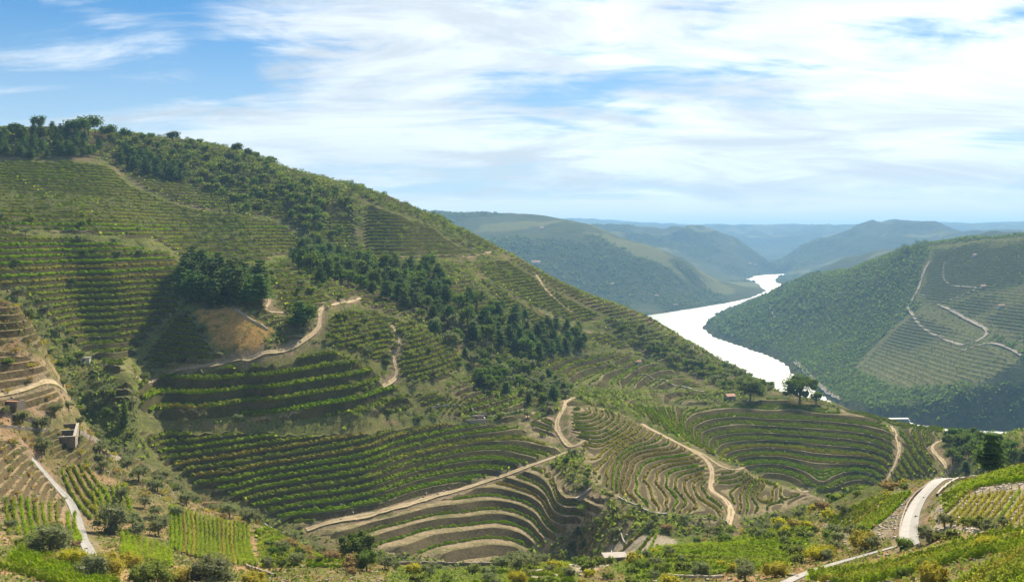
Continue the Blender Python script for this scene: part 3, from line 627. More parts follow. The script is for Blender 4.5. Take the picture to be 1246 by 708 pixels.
for nm, q, n_, h, w, wh in STRAIGHT:
    ALLW[nm] = wh; a, b, c, d_ = [np.array(look(px, py, 60, 700)) for px, py in q]
    for i in range(n_):
        s = i / max(1, n_ - 1); p0 = a + (c - a) * s; p1 = b + (d_ - b) * s; L = np.linalg.norm(p1 - p0); r = float(np.hypot(*((p0 + p1) / 2))); ds = .55 if r < 260 else .8
        t = np.linspace(0, 1, max(3, int(L / ds))); Q = p0 + (p1 - p0) * t[:, None]; bend = (fbm(Q[:, 0], Q[:, 1], 30, 2) - .5) * 2.0
        dr = (p1 - p0) / (L + 1e-9); Q = Q + np.array([-dr[1], dr[0]]) * bend[:, None]
        ROWS.append(dict(zone=nm, xy=Q, h=h, w=w, r=r, lev=i, ds=ds, order=-i, near=r < 330))
for R_ in ROWS:
    R_['score'] = len(R_['xy']) * R_['ds'] * R_['h'] / R_['r'] ** 2
print('vine rows', len(ROWS), 'length km', sum(len(r['xy']) * r['ds'] for r in ROWS) / 1000)
VLEAF = None
def leaf_quads(P, size, tilt=1.0, flat=0.0):
    """one small leaf-spray quad at each point, turned at random"""
    n = len(P); a = rng.normal(size=(n, 3)); a[:, 2] *= (1 - flat); a /= np.linalg.norm(a, axis=1)[:, None]; b = rng.normal(size=(n, 3)); b -= (b * a).sum(1)[:, None] * a; b /= np.linalg.norm(b, axis=1)[:, None]
    s = size * (.6 + .8 * rng.random(n))[:, None]; a = a * s; b = b * s * .75
    V = np.stack([P - a * .5 - b * .2, P + b * .5 - a * .1, P + a * .5 + b * .15, P - b * .5 + a * .1], 1).reshape(-1, 3); return V, np.arange(4 * n).reshape(n, 4)
rank = np.argsort([-r['score'] for r in ROWS]); keepers = set(rank[:298].tolist()); restV, restF, nvv = [], [], 0
byz = {}
for i in sorted(keepers): byz.setdefault(ROWS[i]['zone'], []).append(i)
seq = {}
for z_, ids in byz.items():
    ids.sort(key=lambda i: ROWS[i]['order'])
    for k_, i in enumerate(ids): seq[i] = (k_, len(ids))
for i, R_ in enumerate(ROWS):
    XY = R_['xy']; Z = height(XY[:, 0], XY[:, 1]); kk = .72 if R_.get('near') else 1.0; V, Fq = hedge(XY, Z, R_['h'] * kk, R_['w'] * kk * .95, .05 if R_['zone'] == 'rightrows' else .07 if R_['r'] < 700 else .13)
    if R_.get('near'):
        k = int(len(XY) * (24 if R_['r'] > 200 else 46)); ii = rng.integers(0, len(XY), k); P = np.stack([XY[ii, 0], XY[ii, 1], Z[ii]], 1) + np.stack([rng.normal(size=k) * R_['w'] * .38, rng.normal(size=k) * R_['w'] * .38, (.15 + .95 * rng.random(k)) * R_['h']], 1)
        V2, F2 = leaf_quads(P, .17 if R_['r'] > 200 else .125); Fq = np.concatenate([Fq, F2 + len(V)]); V = np.concatenate([V, V2])
    if i in keepers:
        k_, n_ = seq[i]; straight = R_['zone'] not in WHERE
        dry = (R_['zone'] in ('brightplot', 'spur', 'midrows', 'rightrows') and rng.random() < .5) or rng.random() < .12
        lab = '%s vine row %s %s' % ('yellowing' if dry else 'green', ALLW[R_['zone']], ('%s of its plot' % nth(k_)) if straight else ('%s counting uphill' % nth(k_)))
        c = V.mean(0); c[2] = Z.min(); me = mesh_from('vine_row', V - c, Fq, M_VINE_DRY if dry else M_VINE)
        link('vine_row', me, None, c, label=lab, category='vine row', group='vine rows ' + ALLW[R_['zone']])
    else: restV.append(V); restF.append(Fq + nvv); nvv += len(V)
if restV: link('vine_rows', mesh_from('vine_rows', np.concatenate(restV), np.concatenate(restF), M_VINE), kind='stuff', label='remaining thin vine rows on the upper terraces', category='vines')
print('vines done %.1f s' % (time.time() - T0), 'rest faces', sum(map(len, restF)))

# ------------------------------------------------------------------ trees: tapered trunk with limbs, crown of leaf sprays in clumps
M_BARK = plain_mat('bark', (.09, .07, .05), (.16, .13, .10), 3.0, .9)
M_PINE = leaf_mat('pine_needles', (.042, .072, .026), (.09, .13, .042), .3, .8, .5)
M_OLIVE = leaf_mat('olive_leaves', (.11, .13, .065), (.18, .195, .105), .3, .8, .35)
M_OAK = leaf_mat('oak_leaves', (.055, .085, .022), (.10, .14, .034), .35, .6, .5)
M_BUSH = leaf_mat('shrub_leaves', (.075, .105, .028), (.15, .175, .045), .4, .9, .5)
M_BROOM = leaf_mat('yellow_broom', (.20, .19, .03), (.34, .29, .04), .4, .9, .3)
M_DRYSHRUB = leaf_mat('dry_shrub', (.16, .12, .06), (.26, .18, .08), .3, .9, .4)
def tube(pts, rad, seg=6):
    pts = np.asarray(pts, float); V = []; n = len(pts)
    for i in range(n):
        t = pts[min(i + 1, n - 1)] - pts[max(i - 1, 0)]; t /= np.linalg.norm(t) + 1e-9; a = np.cross(t, (.3, .9, .1)); a /= np.linalg.norm(a) + 1e-9; b = np.cross(t, a); th = np.arange(seg) * 2 * math.pi / seg
        V.append(pts[i] + rad[i] * (np.cos(th)[:, None] * a + np.sin(th)[:, None] * b))
    V = np.concatenate(V); Ix = np.arange(n * seg).reshape(n, seg); N = np.roll(Ix, -1, 1)
    return V, np.stack([Ix[:-1].ravel(), N[:-1].ravel(), N[1:].ravel(), Ix[1:].ravel()], 1)
def join(parts):
    V, Fx, o = [], [], 0
    for v, f in parts: V.append(v); Fx.append(f + o); o += len(v)
    return np.concatenate(V), np.concatenate(Fx)
def blob(c, r, jit=.25):
    """a lumpy dark core inside a leaf clump so a crown is not see-through everywhere"""
    th = np.arange(6) * math.pi / 3; rings = []
    for ph in (-.8, -.2, .45, 1.0): rings.append(np.stack([np.cos(th + ph) * math.cos(ph), np.sin(th + ph) * math.cos(ph), np.full(6, math.sin(ph))], 1))
    V = np.concatenate(rings) * (1 + (rng.random((24, 1)) - .5) * 2 * jit) * r + c; Ix = np.arange(24).reshape(4, 6); N = np.roll(Ix, -1, 1)
    return V, np.concatenate([np.stack([Ix[:-1].ravel(), N[:-1].ravel(), N[1:].ravel(), Ix[1:].ravel()], 1), [[18, 19, 20, 21], [18, 21, 22, 23]]])
def crown_mesh(name, lobes, leaves, size, m, core=.62):
    """lobes: (x,y,z,rx,rz)"""
    parts = []; w = np.array([l[3] ** 2 * l[4] for l in lobes]); w /= w.sum()
    for l, f in zip(lobes, w):
        k = max(8, int(leaves * f)); v = rng.normal(size=(k, 3)); v /= np.linalg.norm(v, axis=1)[:, None]; rr = (.62 + .48 * rng.random(k))[:, None]; c = np.array(l[:3]); sc = np.array([l[3], l[3], l[4]])
        parts.append(leaf_quads(c + v * rr * sc, size))
        if core: parts.append(blob(c, sc * core * .78))
    V, Fx = join(parts); return mesh_from(name, V, Fx, m)
def trunk_mesh(h, r, limbs, lean=.1, bark=None):
    pts = [(0, 0, -.6), (lean * .3 * h * .3, 0, h * .35), (lean * h * .5, lean * h * .2, h * .7), (lean * h * .6, lean * h * .3, h)]
    parts = [tube(pts, [r * 1.25, r, r * .7, r * .3])]; top = np.array(pts[2])
    for x, y, z in limbs: parts.append(tube([np.array(pts[1]) * .6 + top * .4, (np.array([x, y, z]) + top) * .5 + np.array([0, 0, -.1 * h]), (x, y, z)], [r * .55, r * .38, r * .12], 5))
    V, Fx = join(parts); return mesh_from('trunk', V, Fx, bark or M_BARK)
def pine_kind(h, w, leaves, size, seed):
    lob = []; n = 7
    for i in range(n):
        t = i / (n - 1); rr = w * (1 - t) ** .7 * (.55 + .25 * random.random()) + .25 * w * .4
        for k in range(3 if t < .7 else 1):
            a = random.random() * 6.28; q = rr * .55 if t < .7 else 0; lob.append((math.cos(a) * q, math.sin(a) * q, h * (.26 + .70 * t), rr * .62 + .3, h * .10))
    return trunk_mesh(h * .95, h * .018, [], .03), crown_mesh('crown', lob, leaves, size, M_PINE, .7)
def round_kind(h, w, leaves, size, m, nl, low=.35, flat=.8, lean=.08, trunk_r=.045):
    lob = [(0, 0, h * .68, w * .36, h * .24)]
    for i in range(nl):
        a = i * 6.283 / nl + random.random() * .8; q = w * (.24 + .16 * random.random()); z = h * (low + .12 + (.9 - low) * .72 * random.random()); rr = w * (.17 + .12 * random.random())
        lob.append((math.cos(a) * q, math.sin(a) * q, z, rr, rr * flat))
    limbs = [(l[0], l[1], l[2] - l[4] * .3) for l in lob[1:5]]
    return trunk_mesh(h * .72, h * trunk_r, limbs, lean), crown_mesh('crown', lob, leaves, size, m, .66)
def bush_kind(h, w, leaves, size, m, nl):
    lob = [(0, 0, h * .45, w * .36, h * .42)]
    for i in range(nl):
        a = i * 6.283 / nl + random.random(); q = w * (.22 + .16 * random.random()); rr = w * (.18 + .1 * random.random()); lob.append((math.cos(a) * q, math.sin(a) * q, h * (.25 + .4 * random.random()), rr, rr * .85))
    return trunk_mesh(h * .5, h * .03, [(l[0] * .8, l[1] * .8, l[2]) for l in lob[1:4]], .05), crown_mesh('crown', lob, leaves, size, m, .7)
KIND = {
 'pine': [pine_kind(1., .24 + .035 * i, 560, .058, i) for i in range(5)],
 'stonepine': [round_kind(1., 1.1, 900, .075, M_PINE, 8, .40, .85, .06, .03) for i in range(3)],
 'olive': [round_kind(1., 1.15, 620, .085, M_OLIVE, 6, .3, .85, .12, .05) for i in range(5)],
 'oak': [round_kind(1., .95, 640, .08, M_OAK, 7, .25, .9, .08, .04) for i in range(5)],
 'bush': [bush_kind(1., 1.3, 320, .11, M_BUSH, 6) for i in range(4)],
 'broom': [bush_kind(1., 1.35, 420, .10, M_BROOM, 7) for i in range(3)],
 'dryshrub': [bush_kind(1., 1.5, 240, .11, M_DRYSHRUB, 6) for i in range(3)],
 'bigoak': [round_kind(1., 1.05, 2400, .042, M_OAK, 15, .18, .85, .05, .035) for i in range(2)],
 'bigbush': [bush_kind(1., 1.3, 2400, .048, M_BUSH, 12) for i in range(2)],
 'bigbroom': [bush_kind(1., 1.35, 2600, .043, M_BROOM, 12) for i in range(2)],
 'bigoliveshrub': [bush_kind(1., 1.3, 2600, .045, M_OLIVE, 13) for i in range(2)],
 'bigolive': [round_kind(1., 1.15, 2600, .042, M_OLIVE, 12, .08, .85, .12, .045) for i in range(3)],
 'cypress': [(trunk_mesh(.95, .02, [], .01), crown_mesh('crown', [(0, 0, .15 + .13 * i, .15 - .004 * i * i, .13) for i in range(7)], 500, .05, M_OAK, .75))],
}
NAME = dict(bigoliveshrub=('olive_shrub', 'olive tree'), pine=('pine_tree', 'pine tree'), stonepine=('umbrella_pine', 'pine tree'), olive=('olive_tree', 'olive tree'), oak=('oak_tree', 'tree'), bush=('shrub', 'shrub'), broom=('broom_shrub', 'shrub'), dryshrub=('dry_shrub', 'shrub'),
    bigoak=('oak_tree', 'tree'), bigbush=('shrub', 'shrub'), bigbroom=('broom_shrub', 'shrub'), bigolive=('olive_tree', 'olive tree'), cypress=('cypress_tree', 'tree'))
PROTO = {}
TREES = []       # kind, x, y, height, label, group
def tree(kind, x, y, h, label, group=None, wide=1.0): TREES.append([kind, float(x), float(y), float(h), label, group, wide])
def at_view(kind, px, py, h, label, group=None, r0=60, r1=1300, wide=1.0):
    x, y = look(px, py, r0, r1); tree(kind, x, y, h, label, group, wide)
def scatter(kind, poly, r0, r1, gap, hts, label, group, keep=1.0, line=None):
    """trees spread over the plot outlined in the view, at least gap metres apart"""
    m = in_poly(GPX, GPY, poly) & (RR > r0) & (RR < r1)
    if not m.any(): print('empty', label); return
    X, Y = GX[m], GY[m]; x0, x1, y0, y1 = X.min(), X.max(), Y.min(), Y.max(); n = int((x1 - x0) * (y1 - y0) / gap ** 2 * 1.2) + 1; cells = {}; c = 0
    px = rng.random(n) * (x1 - x0) + x0; py = rng.random(n) * (y1 - y0) + y0; z = base_height(px, py); qx, qy = proj(px, py, z); rr = np.hypot(px, py)
    ok = in_poly(qx, qy, poly) & (rr > r0) & (rr < r1); a, l = gidx(px, py)
    for i in np.where(ok)[0]:
        if rng.random() > keep: continue
        key = (int(px[i] // gap), int(py[i] // gap))
        if any((px[i] - u) ** 2 + (py[i] - v) ** 2 < gap * gap for di in (-1, 0, 1) for dj in (-1, 0, 1) for u, v in cells.get((key[0] + di, key[1] + dj), ())): continue
        if min(np.min(np.hypot(P[:, 0] - px[i], P[:, 1] - py[i])) - w for nm, P, w in NEARROADS) < .6: continue
        cells.setdefault(key, []).append((px[i], py[i])); k = kind if isinstance(kind, str) else kind[int(rng.integers(len(kind)))]
        tree(k, px[i], py[i], rng.uniform(*hts), label if isinstance(kind, str) or not isinstance(label, dict) else label[k], group if not isinstance(group, dict) else group[k]); c += 1
NEARROADS = [(nm, P[::2], w * .5) for nm, P, w in ROADW if nm != 'hill_track']
# ---- forests
scatter('pine', [(-20, 168), (30, 162), (70, 160), (128, 180), (140, 192), (60, 194), (-20, 194)], 780, 1010, 6.0, (6, 10.5), 'dark pine in the wood along the top of the left hill', 'pines of the hilltop wood')
scatter('pine', [(136, 192), (170, 192), (225, 208), (232, 222), (200, 222), (150, 206)], 700, 1010, 6.5, (8, 13), 'dark pine in the narrow wood under the ridge', 'pines of the narrow wood')
scatter('pine', [(214, 346), (232, 330), (270, 338), (318, 345), (326, 370), (300, 378), (245, 376), (222, 366)], 440, 640, 6.0, (10, 16), 'tall dark pine of the clump above the golden field', 'pines of the clump')
scatter(('pine', 'pine', 'oak'), [(355, 318), (376, 300), (420, 312), (445, 330), (520, 332), (575, 372), (640, 388), (700, 402), (718, 422), (690, 432), (640, 446), (600, 434), (560, 404), (505, 384), (470, 368), (430, 352), (385, 346)], 520, 940, 7.6, (8, 15),
        dict(pine='dark pine in the forest belt across the hollow', oak='round broadleaf tree in the forest belt across the hollow'), dict(pine='pines of the forest belt', oak='broadleaf trees of the forest belt'))
scatter(('oak', 'pine', 'oak', 'olive'), [(505, 386), (560, 406), (600, 436), (650, 450), (690, 470), (694, 488), (650, 500), (630, 486), (580, 474), (575, 445), (530, 408)], 480, 800, 6.0, (5, 10),
        dict(oak='leafy broadleaf tree on the slope under the forest', pine='small pine on the slope under the forest', olive='grey olive tree on the slope under the forest'), dict(oak='broadleaf trees under the forest', pine='small pines under the forest', olive='olive trees under the forest'))
scatter(('oak', 'bush', 'oak'), [(130, 172), (220, 178), (330, 196), (350, 218), (425, 240), (435, 262), (400, 300), (370, 290), (340, 262), (300, 258), (225, 222), (232, 212), (150, 186)], 700, 1150, 6.4, (3.5, 8.5),
        dict(oak='round tree among the bushes below the ridge line', bush='bush among the trees below the ridge line'), dict(oak='trees below the ridge line', bush='bushes below the ridge line'))
scatter(('bush', 'oak', 'olive'), [(-20, 170), (130, 196), (330, 262), (440, 320), (560, 400), (690, 470), (900, 470), (700, 380), (560, 290), (430, 230), (330, 190), (200, 165)], 600, 1150, 9, (2.2, 5), dict(bush='bush scattered on the high slope', oak='small tree scattered on the high slope', olive='olive tree scattered on the high slope'), dict(bush='bushes of the high slope', oak='trees of the high slope', olive='olives of the high slope'))
scatter(('oak', 'pine', 'bush'), [(400, 212), (470, 244), (540, 270), (610, 312), (600, 318), (520, 272), (440, 240)], 780, 1200, 6, (3, 7), dict(oak='small tree along the falling ridge line', pine='small pine along the falling ridge line', bush='bush along the falling ridge line'), dict(oak='trees along the falling ridge', pine='pines along the falling ridge', bush='bushes along the falling ridge'))
scatter(('oak', 'bush', 'olive'), [(735, 378), (800, 406), (900, 456), (940, 476), (930, 484), (880, 472), (820, 446), (775, 424), (740, 404)], 700, 1200, 5.6, (3.5, 8), dict(oak='tree on the sunlit shoulder above the river', bush='bush on the sunlit shoulder above the river', olive='olive tree on the sunlit shoulder above the river'), dict(oak='trees above the river', bush='bushes above the river', olive='olive trees above the river'))
scatter(('oak', 'pine', 'oak'), [(1152, 535), (1190, 539), (1225, 547), (1290, 553), (1290, 572), (1200, 572), (1165, 578), (1144, 556)], 270, 720, 5.2, (6, 10), dict(oak='dark broadleaf tree in the wood past the road bend', pine='dark pine in the wood past the road bend'), dict(oak='broadleaf trees past the road bend', pine='pines past the road bend'))
scatter(('oak', 'olive', 'bush'), [(690, 552), (722, 590), (704, 600), (684, 580)], 380, 560, 6, (3, 5), dict(oak='small tree on the rough bank by the road fork', olive='olive tree on the rough bank by the road fork', bush='bush on the rough bank by the road fork'), dict(oak='trees by the road fork', olive='olives by the road fork', bush='bushes by the road fork'))
scatter(('olive', 'bush'), [(560, 306), (600, 318), (640, 352), (690, 400), (670, 408), (620, 388), (575, 352), (540, 330)], 700, 1000, 11, (3, 5), dict(olive='olive tree on the stony steps beside the forest', bush='bush on the stony steps beside the forest'), dict(olive='olives on the stony steps', bush='bushes on the stony steps'))
# ---- olives and shrubs of the slopes
scatter(('olive', 'olive', 'bush', 'oak'), [(22, 350), (50, 372), (85, 420), (120, 470), (165, 505), (160, 540), (120, 520), (85, 490), (100, 470), (60, 430), (20, 390)], 270, 560, 5.4, (3, 5.5), dict(olive='grey olive tree along the left rim of the dark hollow', bush='bush along the left rim of the dark hollow', oak='green tree along the left rim of the dark hollow'), dict(olive='olives on the rim', bush='bushes on the rim', oak='trees on the rim'))
scatter('olive', [(-20, 490), (60, 500), (100, 515), (150, 545), (240, 590), (330, 632), (300, 640), (240, 618), (170, 590), (100, 565), (60, 560), (-20, 535)], 200, 420, 5.4, (3, 4.8), 'grey olive tree on the dry slope behind the striped plot', 'olive trees on the dry left slope', .85)
scatter('olive', [(160, 590), (240, 612), (204, 640), (206, 668), (160, 650), (140, 620)], 180, 380, 7.0, (3.2, 4.6), 'grey olive tree on the bare earth beside the striped plot', 'olives beside the striped plot')
scatter(('bush', 'dryshrub', 'broom'), [(-20, 500), (100, 510), (330, 635), (300, 645), (160, 600), (60, 570), (-20, 545)], 180, 420, 5.5, (1.0, 2.4), dict(bush='low green shrub on the dry left slope', dryshrub='rusty dry shrub on the dry left slope', broom='yellow broom on the dry left slope'), dict(bush='shrubs of the left slope', dryshrub='dry shrubs of the left slope', broom='broom of the left slope'))
scatter(('bush', 'dryshrub', 'olive'), [(-20, 575), (50, 580), (80, 610), (60, 625), (-20, 640)], 170, 380, 7, (1.2, 2.8), dict(bush='green shrub on the earth left of the path', dryshrub='dry shrub on the earth left of the path', olive='young olive on the earth left of the path'), dict(bush='shrubs left of the path', dryshrub='dry shrubs left of the path', olive='olives left of the path'))
scatter('olive', [(300, 520), (165, 514), (165, 508), (400, 514), (520, 504), (520, 511), (400, 521)], 380, 600, 6.5, (2.6, 3.8), 'olive tree in the line between the green shelves and the bowl', 'olives in the line above the bowl')
scatter(('olive', 'bush'), [(135, 480), (230, 380), (255, 372), (262, 395), (200, 470), (165, 500)], 440, 620, 8.5, (3, 5), dict(olive='olive tree on the spur beside the dark hollow', bush='bush on the spur beside the dark hollow'), dict(olive='olives on the hollow spur', bush='bushes on the hollow spur'))
scatter(('olive', 'oak'), [(50, 300), (200, 305), (225, 335), (200, 360), (60, 350), (0, 320)], 480, 800, 16, (3, 5), dict(olive='lone olive tree on the shaded terraces', oak='lone green tree on the shaded terraces'), dict(olive='lone olives on shaded terraces', oak='lone trees on shaded terraces'))
scatter(('olive', 'bush', 'olive'), [(0, 236), (170, 250), (300, 268), (330, 320), (200, 325), (110, 300), (0, 285)], 560, 900, 8, (2.8, 5), dict(olive='olive tree dotted over the upper terraces', bush='bush dotted over the upper terraces'), dict(olive='olives of the upper terraces', bush='bushes of the upper terraces'))
scatter(('olive', 'oak', 'bush'), [(330, 320), (400, 330), (420, 372), (520, 402), (560, 430), (565, 470), (490, 475), (470, 445), (400, 420), (395, 385), (330, 345)], 440, 740, 6.2, (2.6, 5), dict(olive='olive tree among the middle plots', oak='green tree among the middle plots', bush='bush among the middle plots'), dict(olive='olives of the middle plots', oak='trees of the middle plots', bush='bushes of the middle plots'))
scatter(('olive', 'olive', 'bush'), [(395, 425), (470, 455), (520, 508), (620, 508), (690, 490), (660, 512), (560, 514), (420, 512), (440, 480), (390, 450)], 420, 680, 5.2, (2.6, 4.6), dict(olive='olive tree on the stony ground above the bowl', bush='bush on the stony ground above the bowl'), dict(olive='olives above the bowl', bush='bushes above the bowl'))
scatter(('bush', 'olive', 'dryshrub', 'oak'), [(330, 650), (420, 670), (480, 684), (480, 700), (400, 702), (320, 692)], 150, 420, 6, (2, 3.6), dict(bush='shrub on the green block of the near slope', olive='olive tree on the green block of the near slope', dryshrub='dry shrub on the green block of the near slope', oak='small tree on the green block of the near slope'), dict(bush='shrubs on the green block', olive='olives on the green block', dryshrub='dry shrubs on the green block', oak='trees on the green block'))
scatter('olive', [(600, 690), (640, 684), (700, 668), (760, 640), (800, 630), (800, 640), (745, 664), (690, 684), (620, 700)], 180, 430, 6.5, (3.2, 4.6), 'olive tree in the row along the foot of the bowl', 'olives along the foot of the bowl')
scatter(('bush', 'olive', 'dryshrub'), [(790, 628), (890, 645), (900, 660), (860, 664), (800, 650)], 250, 440, 6, (2.2, 4), dict(bush='shrub on the bank under the spur', olive='olive tree on the bank under the spur', dryshrub='dry shrub on the bank under the spur'), dict(bush='shrubs under the spur', olive='olives under the spur', dryshrub='dry shrubs under the spur'))
scatter(('bush', 'broom', 'olive', 'dryshrub'), [(900, 640), (1000, 612), (1100, 590), (1110, 600), (1060, 608), (1005, 640), (960, 660), (900, 655)], 200, 420, 5.0, (1.6, 3.4), dict(bush='green shrub along the rim left of the asphalt road', broom='yellow broom along the rim left of the asphalt road', olive='olive tree along the rim left of the asphalt road', dryshrub='dry shrub along the rim left of the asphalt road'), dict(bush='shrubs on the rim', broom='broom on the rim', olive='olives on the rim', dryshrub='dry shrubs on the rim'))
scatter(('bush', 'olive'), [(950, 650), (1010, 645), (1095, 655), (1090, 665), (1030, 674), (965, 692), (945, 675)], 130, 330, 4.2, (1.8, 3.2), dict(bush='dark shrub in the thicket above the lower road', olive='olive tree in the thicket above the lower road'), dict(bush='shrubs of the thicket', olive='olives of the thicket'))
scatter(('olive', 'bush'), [(1118, 650), (1150, 640), (1246, 632), (1300, 630), (1300, 648), (1246, 650), (1130, 664)], 100, 300, 4.6, (1.8, 3.0), dict(olive='olive tree in the line under the stony plot', bush='shrub in the line under the stony plot'), dict(olive='olives under the stony plot', bush='shrubs under the stony plot'))
scatter(('olive', 'bush', 'broom'), [(480, 692), (640, 696), (700, 690), (790, 672), (860, 682), (940, 690), (900, 716), (480, 716)], 130, 330, 7, (1.8, 3.4), dict(olive='olive tree on the near slope around the shed', bush='green shrub on the near slope around the shed', broom='yellow broom on the near slope around the shed'), dict(olive='olives around the shed', bush='shrubs around the shed', broom='broom around the shed'))
scatter(('bush', 'dryshrub', 'olive'), [(-60, 640), (60, 640), (100, 668), (60, 690), (-60, 672)], 120, 300, 5, (1.4, 3.0), dict(bush='green shrub above the corner vines', dryshrub='dry shrub above the corner vines', olive='olive tree above the corner vines'), dict(bush='shrubs above the corner vines', dryshrub='dry shrubs above the corner vines', olive='olives above the corner vines'))
for pl, r0, r1, lab in ([[(690, 484), (740, 484), (790, 510), (770, 514), (720, 494)], 460, 800, 'back edge of the winding spur'], [[(660, 476), (800, 478), (880, 480), (880, 484), (720, 484)], 560, 860, 'dark foot of the level steps'], [[(430, 230), (445, 240), (440, 316), (430, 316)], 700, 1100, 'edge of the bare pale banks']):
    scatter(('olive', 'bush'), pl, r0, r1, 7, (2.6, 4.4), dict(olive='olive tree along the ' + lab, bush='bush along the ' + lab), dict(olive='olives along the ' + lab, bush='bushes along the ' + lab))
scatter(('oak', 'pine'), [(1085, 312), (1100, 303), (1130, 297), (1132, 303), (1110, 312), (1092, 318)], 2300, 3000, 14, (9, 18), dict(oak='tree on the crest of the opposite hill', pine='pine on the crest of the opposite hill'), dict(oak='trees on the opposite crest', pine='pines on the opposite crest'))
scatter(('bush', 'dryshrub', 'olive', 'broom'), [(-20, 345), (22, 352), (60, 400), (90, 450), (96, 500), (60, 512), (-20, 500)], 200, 430, 4.6, (1.0, 2.8), dict(bush='green shrub on the steep left rim', dryshrub='dry shrub on the steep left rim', olive='olive tree on the steep left rim', broom='yellow broom on the steep left rim'), dict(bush='shrubs of the steep left rim', dryshrub='dry shrubs of the steep left rim', olive='olives of the steep left rim', broom='broom of the steep left rim'))
scatter(('bush', 'dryshrub'), [(-20, 520), (60, 540), (60, 565), (90, 620), (70, 650), (-20, 640)], 160, 420, 4.2, (.8, 1.8), dict(bush='low shrub on the stepped earth at the left edge', dryshrub='dry low shrub on the stepped earth at the left edge'), dict(bush='low shrubs at the left edge', dryshrub='dry low shrubs at the left edge'))
scatter(('bush', 'olive', 'broom'), [(1256, 560), (1600, 540), (1700, 640), (1700, 760), (1256, 760)], 60, 330, 6.5, (1.2, 3), dict(bush='shrub on the bank past the right edge', olive='olive tree on the bank past the right edge', broom='broom on the bank past the right edge'), dict(bush='shrubs past the right edge', olive='olives past the right edge', broom='broom past the right edge'))
scatter('olive', [(330, 350), (400, 345), (470, 400), (560, 440), (640, 480), (700, 500), (640, 512), (520, 512), (440, 470), (390, 430), (260, 440), (170, 450), (200, 400), (240, 385), (330, 405)], 430, 760, 9.5, (2.4, 3.8), 'small round olive tree dotted across the middle slope', 'olives dotted across the middle slope')
scatter(('olive', 'bush'), [(690, 600), (745, 604), (740, 640), (700, 655), (680, 630)], 360, 480, 6, (2.2, 3.6), dict(olive='olive tree on the dark fold at the end of the bowl', bush='bush on the dark fold at the end of the bowl'), dict(olive='olives on the dark fold', bush='bushes on the dark fold'))
# ---- single trees one can point at
for px, py, h, k, lab in [(19, 163, 8, 'stonepine', 'small round tree on the far left skyline'), (47, 162, 12, 'stonepine', 'round topped tree alone on the left skyline'), (92, 168, 17, 'stonepine', 'large spreading pine, left half of the skyline pair'), (108, 168, 18, 'stonepine', 'large spreading pine, right half of the skyline pair'),
      (131, 171, 13, 'stonepine', 'ragged pine right of the large skyline pair'), (153, 174, 11, 'stonepine', 'lollipop tree with bare trunk on the skyline'), (184, 174, 8, 'oak', 'small bushy tree on the skyline dip'), (210, 176, 11, 'stonepine', 'dome shaped tree on the skyline past the dip'), (234, 180, 8, 'oak', 'left of two small trees on the descending skyline'), (243, 181, 8, 'oak', 'right of two small trees on the descending skyline'),
      (288, 190, 12, 'stonepine', 'broad tree where the ridge starts to fall'), (302, 193, 9, 'stonepine', 'small tree right of the broad ridge tree'), (311, 195, 8, 'oak', 'bushy tree right of the small ridge tree'), (330, 200, 8, 'oak', 'low tree before the open falling ridge')]:
    at_view(k, px, py, h, lab, None, 820, 1120)
at_view('bigbush', 118, 690, 3.0, 'green bush over the foot of the concrete path', None, 120, 300)
at_view('bigoak', 973, 492, 22, 'big dark spreading tree in front of the bright river', None, 560, 800, 1.05)
at_view('bigoak', 913, 488, 17, 'dense dark tree left of the big riverside tree', None, 560, 800, 1.15)
at_view('oak', 993, 492, 10, 'small tree leaning beside the big riverside tree', None, 560, 800)
at_view('cypress', 152, 520, 13, 'tall narrow tree at the foot of the dark hollow', None, 380, 520)
at_view('pine', 1205, 566, 10, 'dark tree standing out above the right vineyard', None, 200, 420)
at_view('oak', 372, 400, 14, 'tall bushy tree beside the bend of the dirt track', None, 440, 640)
at_view('pine', 365, 404, 15, 'tall pine beside the bend of the dirt track', None, 440, 640)
at_view('bigoak', 434, 684, 8.5, 'bright leafy tree at the foot of the bowl', None, 200, 360); at_view('bigoak', 446, 694, 5, 'round bush in front of the bright leafy tree', None, 150, 360)
at_view('bigolive', 138, 648, 8, 'large brownish tree with thin trunk beside the striped plot', None, 150, 330)
at_view('bigolive', 62, 676, 7, 'thin branched tree left of the path foot', None, 120, 270)
